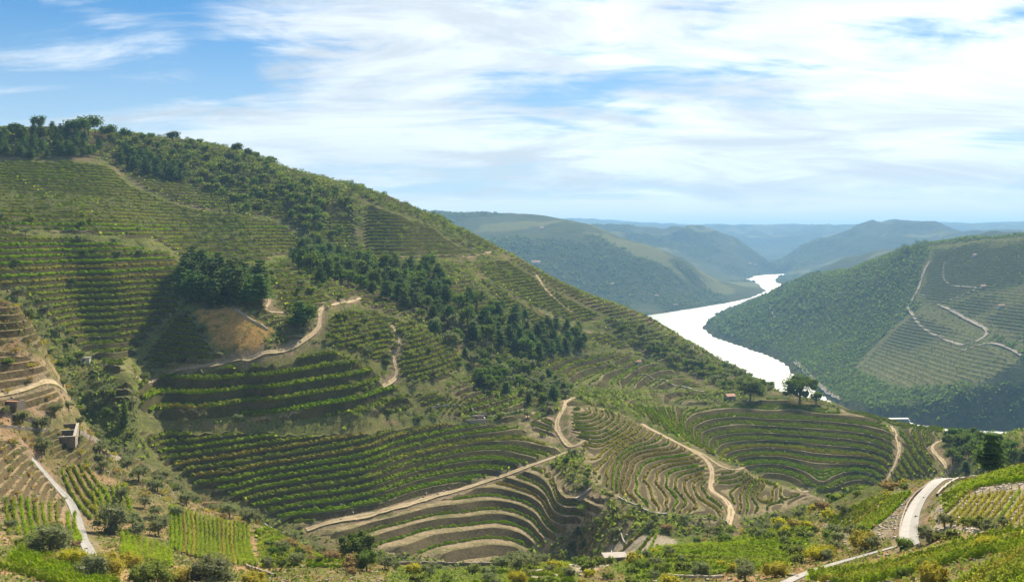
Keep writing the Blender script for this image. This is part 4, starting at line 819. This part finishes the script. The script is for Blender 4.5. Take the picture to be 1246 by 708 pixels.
for px, py, h, k, lab in [(255, 714, 6.5, 'bigoliveshrub', 'big olive shrub in front of the striped plot'), (182, 714, 5.5, 'bigbush', 'round dark shrub left of the big olive shrub'), (132, 700, 4.6, 'bigbroom', 'bright yellow broom below the path'), (110, 706, 4.6, 'bigoliveshrub', 'silvery shrub below the path'), (215, 712, 3.6, 'bigbroom', 'yellow shrub between the two dark shrubs'), (310, 716, 3.5, 'bigbroom', 'pale broom right of the big olive shrub'),
      (90, 690, 4, 'bigbroom', 'small broom above the corner vines'), (45, 668, 3.6, 'bigbush', 'green bush in the near left corner'), (160, 690, 3.6, 'bigbroom', 'broad broom under the small plot'),
      (993, 682, 3.6, 'bigbroom', 'golden round bush above the lower road'), (1007, 678, 2.8, 'bigbroom', 'smaller golden bush beside the golden round one'), (1052, 668, 4.0, 'bigbroom', 'golden bush nearest the asphalt road'), (1100, 668, 2.6, 'bigbush', 'dark bush at the foot of the asphalt road'), (1130, 660, 3.2, 'bigolive', 'grey bush right of the asphalt road foot'),
      (943, 702, 3.4, 'bigbroom', 'yellow bush beside the lower road end'), (970, 676, 3.0, 'bigbush', 'green bush behind the lower road'), (1100, 702, 2.0, 'bigbush', 'small dark bush beside the lowest road'), (1128, 694, 2.2, 'bigbush', 'dark bush standing on the lowest road edge'), (1135, 712, 3.0, 'bigbroom', 'yellow bush in front of the lowest road'), (1200, 668, 2.4, 'bigbroom', 'yellowish bush in the long vine band'),
      (848, 662, 3.0, 'bigoak', 'dark round tree at the edge of the meadow'), (880, 655, 4.0, 'bigoak', 'dark tree at the top of the meadow'), (852, 700, 3.4, 'bigolive', 'grey tree low on the meadow'), (905, 698, 3.2, 'bigolive', 'grey tree beside the yellow meadow bush'), (630, 712, 3.6, 'bigbroom', 'bright broom at the bottom of the picture'), (693, 704, 2.8, 'bigolive', 'olive tree in front of the sandy yard'), (780, 694, 3.2, 'bigbush', 'shrub right of the flat roofed shed'), (805, 700, 3.4, 'bigbush', 'shrub below the flat roofed shed')]:
    at_view(k, px, py, h, lab, None, 60, 400)
# the largest in view stand alone, those past the limit of a kind join their stand
RANK = sorted(range(len(TREES)), key=lambda i: -TREES[i][3] / math.hypot(TREES[i][1], TREES[i][2])); count = {}; lone, mass = [], []
for i in RANK:
    t = TREES[i]; c = NAME[t[0]][1] if NAME[t[0]][1] != 'tree' else 'tree'; lim = 295
    if t[5] is None or count.get(c, 0) < lim: lone.append(i); count[c] = count.get(c, 0) + 1
    else: mass.append(i)
print('trees', len(TREES), count, 'in stands', len(mass))
GRP = {}
for i in lone:
    t = TREES[i]
    if t[5]: GRP.setdefault(t[5], []).append(i)
for g_, ids in GRP.items():
    if len(ids) == 1: continue
    ids.sort(key=lambda i: math.hypot(TREES[i][1], TREES[i][2])); nr_ = math.ceil(len(ids) / 12)
    for q_, part in enumerate(np.array_split(np.array(ids), nr_)):
        part = sorted(part.tolist(), key=lambda i: math.atan2(TREES[i][1], TREES[i][2]))
        for k_, i in enumerate(part):
            lb = TREES[i][4].split(); tail = ('%s from left' % nth(k_)) + ((' in rank %s from the front' % nth(q_)) if nr_ > 1 else ''); TREES[i][4] = ' '.join(lb[:16 - len(tail.split())]) + ', ' + tail
for i in lone:
    kind, x, y, h, lab, grp, wide = t = TREES[i]; tk, cr = KIND[kind][int(rng.integers(len(KIND[kind])))]; z = float(height(x, y)[0]) - .15
    nm, cat = NAME[kind]; e = bpy.data.objects.new(nm, None); COL.objects.link(e); e.location = (x, y, z); e.rotation_euler = (0, 0, rng.random() * 6.28); wv = h * wide * rng.uniform(.88, 1.15); e.scale = (wv, wv, h)
    e['label'] = lab; e['category'] = cat
    if grp and len(GRP[grp]) > 1: e['group'] = grp
    for pn, dat in (('trunk', tk), ('crown', cr)): link(pn, dat, e)
def arrays(me):
    V = np.empty(len(me.vertices) * 3, np.float32); me.vertices.foreach_get('co', V); Fx = np.empty(len(me.loops), np.int32); me.loops.foreach_get('vertex_index', Fx); return V.reshape(-1, 3), Fx.reshape(-1, 4)
if mass:
    cache = {}; byk = {}
    for i in mass:
        kind, x, y, h, lab, grp, wide = TREES[i]; v = int(rng.integers(len(KIND[kind])))
        if (kind, v) not in cache:
            V, Fx = arrays(KIND[kind][v][1]); sel = rng.permutation(len(Fx))[:170]; cache[kind, v] = (V, Fx[sel])
        V, Fx = cache[kind, v]; a = rng.random() * 6.28; ca, sa = math.cos(a), math.sin(a); z = float(height(x, y)[0]) - .1; f = Fx.ravel(); P = V[f] * np.array([1.25, 1.25, 1.1]); Q = np.stack([P[:, 0] * ca - P[:, 1] * sa, P[:, 0] * sa + P[:, 1] * ca, P[:, 2]], 1) * h + (x, y, z); byk.setdefault(kind, []).append(Q)
    for kind, L in byk.items():
        V = np.concatenate(L); link(NAME[kind][0] + 's_beyond', mesh_from(NAME[kind][0] + 's', V, np.arange(len(V)).reshape(-1, 4), KIND[kind][0][1].materials[0]), kind='stuff')
print('trees done %.1f s' % (time.time() - T0))

# ------------------------------------------------------------------ undergrowth: tufts and low scrub nobody could count
def tufts(name, mask, n, size, hgt, m, seed, quads=4):
    w = (RR * RR * .00003) * mask; w = np.where(np.abs(AZ) < .52, w, 0) / np.maximum(RR, 60) ** .9; w = w.ravel(); w = w / w.sum(); ii = rng.choice(len(w), n, p=w); i, j = np.unravel_index(ii, GX.shape)
    i = np.minimum(i, na - 2); j = np.minimum(j, nl - 2); fa = rng.random(n); fl = rng.random(n)
    a = az_g[i] * (1 - fa) + az_g[i + 1] * fa; r = np.exp(lr_g[j] * (1 - fl) + lr_g[j + 1] * fl); X, Y = r * np.sin(a), r * np.cos(a); Z = height(X, Y)
    s = size * (.5 + rng.random(n)) ; P = np.repeat(np.stack([X, Y, Z], 1), quads, 0) + np.stack([rng.normal(size=n * quads) * np.repeat(s, quads) * .4, rng.normal(size=n * quads) * np.repeat(s, quads) * .4, (.1 + .8 * rng.random(n * quads)) * np.repeat(s, quads) * hgt], 1)
    V, Fx = leaf_quads(P, 1.0); c = V.reshape(-1, 4, 3).mean(1, keepdims=True); V = ((V.reshape(-1, 4, 3) - c) * np.repeat(s, quads)[:, None, None] * .8 + c).reshape(-1, 3)
    link(name, mesh_from(name, V, Fx, m), kind='stuff')
nearm = (RR < 420).astype(float); onroad = (np.abs(TIN - np.array([.27, .21, .14])).sum(-1) < 1e-6)
tufts('undergrowth', ((USE == 'olive') | (USE == 'dry')) * (~onroad) * sstep(fbm(GX, GY, 30, 3), .3, .6), 20000, .55, .8, M_BUSH, 1)
tufts('dry_grass', ((USE == 'olive') | (USE == 'dry') | (USE == 'stony') | (USE == 'pale')) * (~onroad) * (RR < 420), 10000, .55, .7, M_DRYSHRUB, 2, 3)
tufts('scrub', (USE == 'scrub') * (RR > 300) * (RR < 1300) * (~onroad) * (.15 + sstep(fbm(GX, GY, 40, 3), .40, .58)), 40000, 1.5, .8, M_BUSH, 3)
tufts('meadow_plants', (USE == 'meadow') * (~onroad), 22000, .42, .8, M_BUSH, 4, 3)
tufts('hillside_scrub', (USE == 'farwood') * (RR > 1350) * (RR < 3400) * (GPX > 830) * (GZ > -296), 30000, 4.5, .7, M_OAK, 5, 3)
tufts('distant_woods', (USE == 'farwood') * (RR > 2600) * (RR < 9000) * (GPX < 1000) * (GPX > 480) * (GZ > -296), 24000, 10.0, .6, M_PINE, 6, 3)
tufts('far_vines', (USE == 'farvine') * (RR > 1350) * (RR < 3400) * (GPX > 900), 6000, 3.0, .5, M_OAK, 7, 2)
print('scrub done %.1f s' % (time.time() - T0))
# ------------------------------------------------------------------ walls, huts, houses, boats
M_STONE = plain_mat('schist_stone', (.12, .10, .078), (.22, .18, .14), 2.2, .9); M_PALE = plain_mat('pale_stone', (.24, .21, .18), (.36, .33, .29), 1.6, .9)
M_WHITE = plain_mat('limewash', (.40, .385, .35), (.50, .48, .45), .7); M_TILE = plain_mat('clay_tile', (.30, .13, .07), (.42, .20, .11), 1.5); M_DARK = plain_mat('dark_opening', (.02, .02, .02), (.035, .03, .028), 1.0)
M_ROOF = plain_mat('flat_roof_slab', (.13, .112, .10), (.19, .165, .145), .9); M_WOOD = plain_mat('old_door', (.07, .05, .035), (.12, .085, .055), 3.0); M_GLASS = plain_mat('window_glass', (.03, .04, .05), (.05, .06, .07), .5, .15)
def boxv(x0, x1, y0, y1, z0, z1):
    V = np.array([(x, y, z_) for x in (x0, x1) for y in (y0, y1) for z_ in (z0, z1)], float); return V, np.array([(0, 1, 3, 2), (4, 6, 7, 5), (0, 4, 5, 1), (2, 3, 7, 6), (0, 2, 6, 4), (1, 5, 7, 3)])
def part(name, shapes, m, parent, **kw):
    V, Fx = join(shapes); return link(name, mesh_from(name, V, Fx, m), parent, **kw)
def stone_wall(view, h, w, label, r0, r1, m=M_STONE, lift=0.0):
    P = densify(look_line(view, r0, r1), 1.1); n = len(P); t = np.gradient(P, axis=0); t /= np.linalg.norm(t, axis=1)[:, None] + 1e-9; nr = np.stack([-t[:, 1], t[:, 0]], 1)
    z_ = height(P[:, 0], P[:, 1]); zb = np.minimum(z_, base_height(P[:, 0], P[:, 1])) - .7; top = z_ + h * (.8 + .4 * rng.random(n)); c0 = P.mean(0); zc = float(zb.min())
    prf = [(-.5, 0), (-.42, .6), (-.36, 1), (.36, 1), (.42, .6), (.5, 0)]; m_ = len(prf); V = np.empty((n, m_, 3))
    for k, (o, u) in enumerate(prf): ww = w * o * (1 + .35 * (rng.random(n) - .5)); V[:, k, 0] = P[:, 0] + nr[:, 0] * ww - c0[0]; V[:, k, 1] = P[:, 1] + nr[:, 1] * ww - c0[1]; V[:, k, 2] = zb + (top - zb) * u + (rng.random(n) - .5) * .16 - zc
    Ix = np.arange(n * m_).reshape(n, m_); Fx = np.stack([Ix[:-1, :-1].ravel(), Ix[1:, :-1].ravel(), Ix[1:, 1:].ravel(), Ix[:-1, 1:].ravel()], 1)
    link('stone_wall', mesh_from('stone_wall', V.reshape(-1, 3), Fx, m), None, (c0[0], c0[1], zc), label=label, category='wall', kind='thing')
for v, h, w, lab, r0, r1, m in [
    ([(1094, 664), (1096, 640), (1102, 620), (1112, 604), (1128, 591), (1146, 581)], .5, .4, 'low parapet wall along the left side of the asphalt road', 120, 330, M_STONE),
    ([(440, 682), (500, 686), (560, 688), (620, 687), (662, 684)], 1.0, .7, 'dry stone wall along the foot of the curved terraces', 250, 440, M_STONE),
    ([(752, 607), (790, 625), (830, 630), (865, 633), (885, 637)], 1.0, .7, 'tan stone wall under the winding spur', 330, 480, M_PALE),
    ([(-10, 505), (25, 510), (60, 519)], 1.2, .7, 'dark retaining wall running up to the roofless ruin', 260, 420, M_STONE),
    ([(-10, 520), (30, 524), (58, 527)], .8, .6, 'lower retaining wall left of the roofless ruin', 260, 420, M_STONE),
    ([(286, 378), (302, 388), (326, 403)], .9, .7, 'pale stone wall along the right edge of the golden field', 440, 640, M_PALE),
    ([(322, 640), (345, 652), (362, 655)], 1.0, .6, 'short curved wall at the low end of the straight track', 330, 440, M_PALE),
    ([(300, 690), (318, 698), (335, 702)], .8, .5, 'short reddish wall below the striped plot', 120, 330, M_STONE),
    ([(640, 697), (700, 686), (745, 668), (760, 660)], .6, .6, 'pale edge wall between vine strip and sandy yard', 180, 380, M_PALE),
    ([(700, 612), (706, 606), (720, 596)], .8, .8, 'grey stone wall end below the road fork', 360, 470, M_PALE),
    ([(525, 500), (560, 496), (595, 508), (640, 500)], .9, .7, 'stone wall under the small yellow striped plot', 420, 640, M_PALE),
    ([(655, 400), (690, 425), (740, 444), (800, 464), (858, 478)], .9, 1.2, 'long broken pale wall stepping down the shoulder', 620, 980, M_PALE),
    ([(120, 548), (140, 560), (152, 558)], 1.2, .8, 'crumbling terrace wall right of the roofless ruin', 280, 420, M_STONE), ([(96, 530), (118, 540), (128, 536)], 1.2, .8, 'broken terrace wall just above the crumbling one', 280, 420, M_STONE),
    ([(1140, 604), (1168, 584), (1200, 574), (1246, 570)], .7, .6, 'pale wall between green rows and stony plot', 150, 330, M_PALE),
    ([(790, 700), (830, 702), (880, 703)], .5, .6, 'low pale wall at the bottom of the meadow', 120, 320, M_PALE)]:
    stone_wall(v, h, w, lab, r0, r1, m)
def house(name, view, r0, r1, wd, dp, h, rz, label, wallm, roofm, kind='gable', cat='house', windows=2, rh=.35):
    x, y = look(view[0], view[1], r0, r1); z_ = float(height(x, y)[0]); e = link(name, None, None, (x, y, z_), label=label, category=cat); e.rotation_euler = (0, 0, rz); a, b = wd / 2, dp / 2
    part('wall', [boxv(-a, a, -b, b, -2.0, h)], wallm, e)
    if kind == 'gable':
        V = np.array([(-a - .3, -b - .4, h - .1), (a + .3, -b - .4, h - .1), (a + .3, b + .4, h - .1), (-a - .3, b + .4, h - .1), (-a - .3, 0, h + dp * rh), (a + .3, 0, h + dp * rh), (-a - .3, -b - .4, h + .08), (a + .3, -b - .4, h + .08), (a + .3, b + .4, h + .08), (-a - .3, b + .4, h + .08)])
        link('roof', mesh_from('roof', V, [(6, 7, 5, 4), (8, 9, 4, 5), (0, 1, 7, 6), (2, 3, 9, 8), (0, 3, 2, 1), (3, 0, 6, 9), (1, 2, 8, 7), (9, 6, 4, 4), (7, 8, 5, 5)][:7], roofm), e)
        link('gable', mesh_from('gable', np.array([(-a + .01, -b, h), (-a + .01, b, h), (-a + .01, 0, h + dp * rh - .1), (a - .01, -b, h), (a - .01, b, h), (a - .01, 0, h + dp * rh - .1)]), [(0, 1, 2), (3, 5, 4)], wallm), e)
    else:
        part('roof', [boxv(-a - .35, a + .35, -b - .35, b + .35, h, h + .28)], roofm, e)
    part('door', [boxv(-.5 - a * .3, .5 - a * .3, -b - .06, -b + .02, .02, min(2.0, h - .3))], M_WOOD, e)
    for k in range(windows):
        f = part('window', [boxv(-.45 + a * (.1 + .5 * k), .45 + a * (.1 + .5 * k), -b - .07, -b + .02, h * .42, h * .75)], M_DARK, e)
        part('pane', [boxv(-.36 + a * (.1 + .5 * k), .36 + a * (.1 + .5 * k), -b - .10, -b - .072, h * .46, h * .71)], M_GLASS, f)
house('stone_shed', (748, 684), 150, 330, 5.6, 3.6, 1.9, .12, 'small stone shed with pale flat roof in the sandy yard', M_STONE, M_ROOF, 'flat', 'shed', 1)
house('roadside_hut', (888, 486), 600, 860, 7, 5, 2.2, .3, 'hut with terracotta roof on the crest above the terraces', M_PALE, M_TILE, 'gable', 'hut', 1)
house('white_house', (776, 445), 600, 960, 6, 4.5, 3.0, -.3, 'little white house on the green shoulder above the steps', M_WHITE, M_TILE, 'gable', 'house', 1)
house('farm_house', (1163, 526), 500, 800, 7, 5, 2.6, .2, 'left of two red roofed huts on the crest before the wood', M_WHITE, M_TILE, 'gable', 'house', 1); house('farm_house', (1173, 527), 500, 800, 5, 4, 2.3, -.2, 'right of two red roofed huts on the crest before the wood', M_WHITE, M_TILE, 'gable', 'house', 1)
house('field_hut', (104, 442), 380, 640, 4, 3, 2.2, .3, 'pale blue grey field hut in the bottom of the dark hollow', M_WHITE, M_ROOF, 'flat', 'hut', 0)
for px, py, wd, rz, lab in [(659, 279, 34, .3, 'white house high on the far blue hillside'), (652, 322, 60, .1, 'long white roofed building on the far slope'), (799, 361, 26, .2, 'white house low on the far bank'), (822, 372, 26, -.3, 'pale house near the far waterline'), (912, 322, 40, .2, 'white village house on the distant hill'), (919, 323, 36, -.2, 'second white village house on the distant hill'), (745, 347, 28, .2, 'pale farmhouse halfway up the far slope')]:
    house('far_house', (px, py), 3000, 9500, wd * .6, wd * .32, wd * .16, rz, lab, M_WHITE, M_TILE, 'gable', 'house', 3)
for px, py, wd, rz, lab in [(1196, 352, 11, .2, 'small white farmhouse high on the opposite vineyard hill'), (1218, 376, 11, -.2, 'small farmhouse on the right of the opposite hill'), (1186, 314, 9, .1, 'tiny house on the opposite ridge flank')]:
    house('hill_house', (px, py), 1500, 3400, wd, wd * .6, 5.0, rz, lab, M_WHITE, M_TILE, 'gable', 'house', 2)
# roofless ruin of two rooms
x, y = look(77, 541, 260, 420); z_ = float(height(x, y)[0]); e = link('roofless_ruin', None, None, (x, y, z_), label='roofless stone ruin with two open rooms on the dry slope', category='ruin'); e.rotation_euler = (0, 0, .30); e.scale = (.85, .62, .72)
for nm, bx in (('front_wall', (-3.6, 3.6, -.35, .35, -2.5, 2.4)), ('back_wall', (-3.6, 3.6, 15.0, 15.7, -2.5, 5.6)), ('cross_wall', (-2.9, 2.9, 7.3, 7.9, -2.5, 3.9))): part(nm, [boxv(*bx)], M_STONE, e)
for s in (-1, 1):
    V, Fx = boxv(s * 3.6 - .35, s * 3.6 + .35, .36, 14.99, -2.5, 2.3); V[(V[:, 2] > 0) & (V[:, 1] > 5), 2] = 5.5; link('side_wall', mesh_from('side_wall', V, Fx, M_STONE), e)
    V, Fx = boxv(s * 3.6 - .45, s * 3.6 + .45, .36, 14.99, 2.303, 2.6); V[V[:, 1] > 5, 2] += 3.2; link('coping', mesh_from('coping', V, Fx, M_PALE), e)
part('coping', [boxv(-3.2, 3.2, 7.2, 8.0, 3.903, 4.15)], M_PALE, e); part('coping', [boxv(-3.7, 3.7, -.45, .36, 2.403, 2.65)], M_PALE, e)
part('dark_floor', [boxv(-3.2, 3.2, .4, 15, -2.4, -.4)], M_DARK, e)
x, y = look(17, 496, 250, 400); z_ = float(height(x, y)[0]); e = link('ruined_hut', None, None, (x, y, z_), label='ruined hut with a strip of clay tiles at the left edge', category='ruin'); e.rotation_euler = (0, 0, -.2); e.scale = (.7, .7, .6)
part('wall', [boxv(-3, 3, -2, -1.5, -2, 2.6)], M_STONE, e); part('side_wall', [boxv(-3, -2.5, -1.499, 3, -2, 2.8)], M_STONE, e); part('side_wall', [boxv(2.5, 3, -1.499, 3, -2, 2.8)], M_STONE, e); part('roof', [boxv(-3.2, 3.2, -2.2, -1.1, 2.61, 2.85)], M_TILE, e)
x, y = look(577, 512, 420, 640); z_ = float(height(x, y)[0]); e = link('stone_tank', None, None, (x, y, z_), label='open walled tank with dark inside above the terrace bowl', category='tank'); e.rotation_euler = (0, 0, .15)
for nm, bx in (('front_wall', (-6, 6, -3.4, -3, -1.5, 1.3)), ('back_wall', (-6, 6, 3, 3.4, -1.5, 2.4)), ('side_wall', (-6, -5.6, -2.99, 2.99, -1.5, 1.7)), ('side_wall', (5.6, 6, -2.99, 2.99, -1.5, 1.7))): part(nm, [boxv(*bx)], M_PALE, e)
part('floor', [boxv(-5.5, 5.5, -2.9, 2.9, -1.4, .05)], M_TILE, e)
# cruise boats moored on the near reach
def boat(px, py, L, W, decks, rz, label):
    x, y = on_water(px, py); e = link('river_cruise_boat', None, None, (x, y, WATER), label=label, category='boat'); e.rotation_euler = (0, 0, rz); h = L / 2
    V = np.array([(-h, -W / 2, 2.6), (h * .8, -W / 2, 2.6), (h, 0, 3.0), (h * .8, W / 2, 2.6), (-h, W / 2, 2.6), (-h * .96, -W * .4, -.5), (h * .72, -W * .4, -.5), (h * .88, 0, -.5), (h * .72, W * .4, -.5), (-h * .96, W * .4, -.5)])
    me = bpy.data.meshes.new('hull'); me.from_pydata(V.tolist(), [], [(0, 1, 2, 3, 4), (0, 5, 6, 1), (1, 6, 7, 2), (2, 7, 8, 3), (3, 8, 9, 4), (4, 9, 5, 0)]); me.materials.append(M_WHITE); link('hull', me, e)
    for k in range(decks):
        z0 = 2.62 + 2.7 * k; part('deck_cabin', [boxv(-h * .92, h * (.70 - .05 * k), -W * .42, W * .42, z0, z0 + 2.5)], M_WHITE, e); part('window_band', [boxv(-h * .88, h * (.64 - .05 * k), -W * .42 - .05, -W * .42 + .02, z0 + .8, z0 + 1.8)], M_GLASS, e)
        part('deck_roof', [boxv(-h * .95, h * (.74 - .05 * k), -W * .46, W * .46, z0 + 2.503, z0 + 2.68)], M_WHITE, e)
boat(1094, 517, 46, 9, 3, .05, 'long white cruise boat half hidden behind the vineyard crest'); boat(1054, 514, 16, 6, 2, .1, 'small white boat left of the long cruise boat')
# vineyard stakes of the nearest rows
stake = mesh_from('post', *boxv(-.045, .045, -.045, .045, -.2, 1.5), M_POST)
for o in [o for o in bpy.data.objects if o.name.startswith('vine_row') and not o.get('kind')]:
    if o['group'].split('vine rows ')[1] not in ('on the stony plot right of the asphalt road', 'in the near bottom corner', 'on the striped plot above the big bush', 'in the long band under the asphalt road'): continue
    V = np.empty(len(o.data.vertices) * 3, np.float32); o.data.vertices.foreach_get('co', V); V = V.reshape(-1, 3); ax = 0 if np.ptp(V[:, 0]) > np.ptp(V[:, 1]) else 1; L = np.ptp(V[:, :2], axis=0).max(); k = min(7, max(2, int(L / 6)))
    for t in np.linspace(V[:, ax].min() + .3, V[:, ax].max() - .3, k):
        s_ = np.abs(V[:, ax] - t) < .8
        if s_.sum() < 3: continue
        c = V[s_].mean(0); gz = float(height(c[0] + o.location[0], c[1] + o.location[1])[0]) - o.location[2]; link('post', stake, o, (c[0], c[1], gz))
# stones cleared from the fields
def rubble(name, mask, n, size, m):
    w = RR ** 1.1 * mask * (np.abs(AZ) < .53); w = w.ravel() / w.sum(); ii = rng.choice(len(w), n, p=w); i, j = np.unravel_index(ii, GX.shape); i = np.minimum(i, na - 2); j = np.minimum(j, nl - 2); fa, fl = rng.random(n), rng.random(n)
    a = az_g[i] * (1 - fa) + az_g[i + 1] * fa; r = np.exp(lr_g[j] * (1 - fl) + lr_g[j + 1] * fl); X, Y = r * np.sin(a), r * np.cos(a); Z = height(X, Y); s = size * (.4 + rng.random(n) ** 2 * 1.3)
    o8 = np.array([(-.5, -.4, -.3), (.5, -.45, -.3), (.45, .5, -.3), (-.45, .4, -.3), (-.3, -.25, .38), (.32, -.3, .3), (.25, .3, .42), (-.3, .28, .3)]); V = o8[None] * (1 + (rng.random((n, 8, 3)) - .5) * .5) * s[:, None, None] * np.array([1.3, 1, .8]); t = rng.random(n) * 6.28; c_, s_ = np.cos(t)[:, None], np.sin(t)[:, None]
    P = np.stack([V[..., 0] * c_ - V[..., 1] * s_ + X[:, None], V[..., 0] * s_ + V[..., 1] * c_ + Y[:, None], V[..., 2] + Z[:, None] + s[:, None] * .12], -1)
    q = np.array([(4, 5, 6, 7), (0, 1, 5, 4), (1, 2, 6, 5), (2, 3, 7, 6), (3, 0, 4, 7)]); link(name, mesh_from(name, P.reshape(-1, 3), (q[None] + 8 * np.arange(n)[:, None, None]).reshape(-1, 4), m), kind='stuff')
rubble('field_stones', ((USE == 'stony') | (USE == 'pale')) * (RR < 400), 2600, .42, M_PALE); rubble('slope_stones', ((USE == 'dry') | (USE == 'olive')) * (RR < 420) * sstep(fbm(GX, GY, 18, 2), .45, .6), 2600, .55, M_STONE); rubble('terrace_stones', ((USE == 'vine') | (USE == 'scrub')) * (RR > 380) * (RR < 900) * sstep(fbm(GX + 99, GY, 35, 3), .52, .62), 4000, .7, M_STONE)
# ------------------------------------------------------------------ haze in the valley air
def haze():
    m, n, out = mat('valley_haze'); v = n.new('ShaderNodeVolumePrincipled'); v.inputs['Color'].default_value = (.27, .51, .86, 1); v.inputs['Density'].default_value = 0.72e-4; v.inputs['Anisotropy'].default_value = 0.0
    n.l.new(v.outputs[0], out.inputs['Volume'])
    x0, x1, y0, y1, z0, z1 = -26000, 26000, -200, 29000, -480, max(160.0, float(GZ.max()) + 40)
    V = [(x, y, z) for x in (x0, x1) for y in (y0, y1) for z in (z0, z1)]
    link('haze', mesh_from('haze', V, [(0, 1, 3, 2), (4, 6, 7, 5), (0, 4, 5, 1), (2, 3, 7, 6), (0, 2, 6, 4), (1, 5, 7, 3)], m), kind='stuff')
haze()
print('scene %.1f s' % (time.time() - T0), len(bpy.data.objects), 'objects')
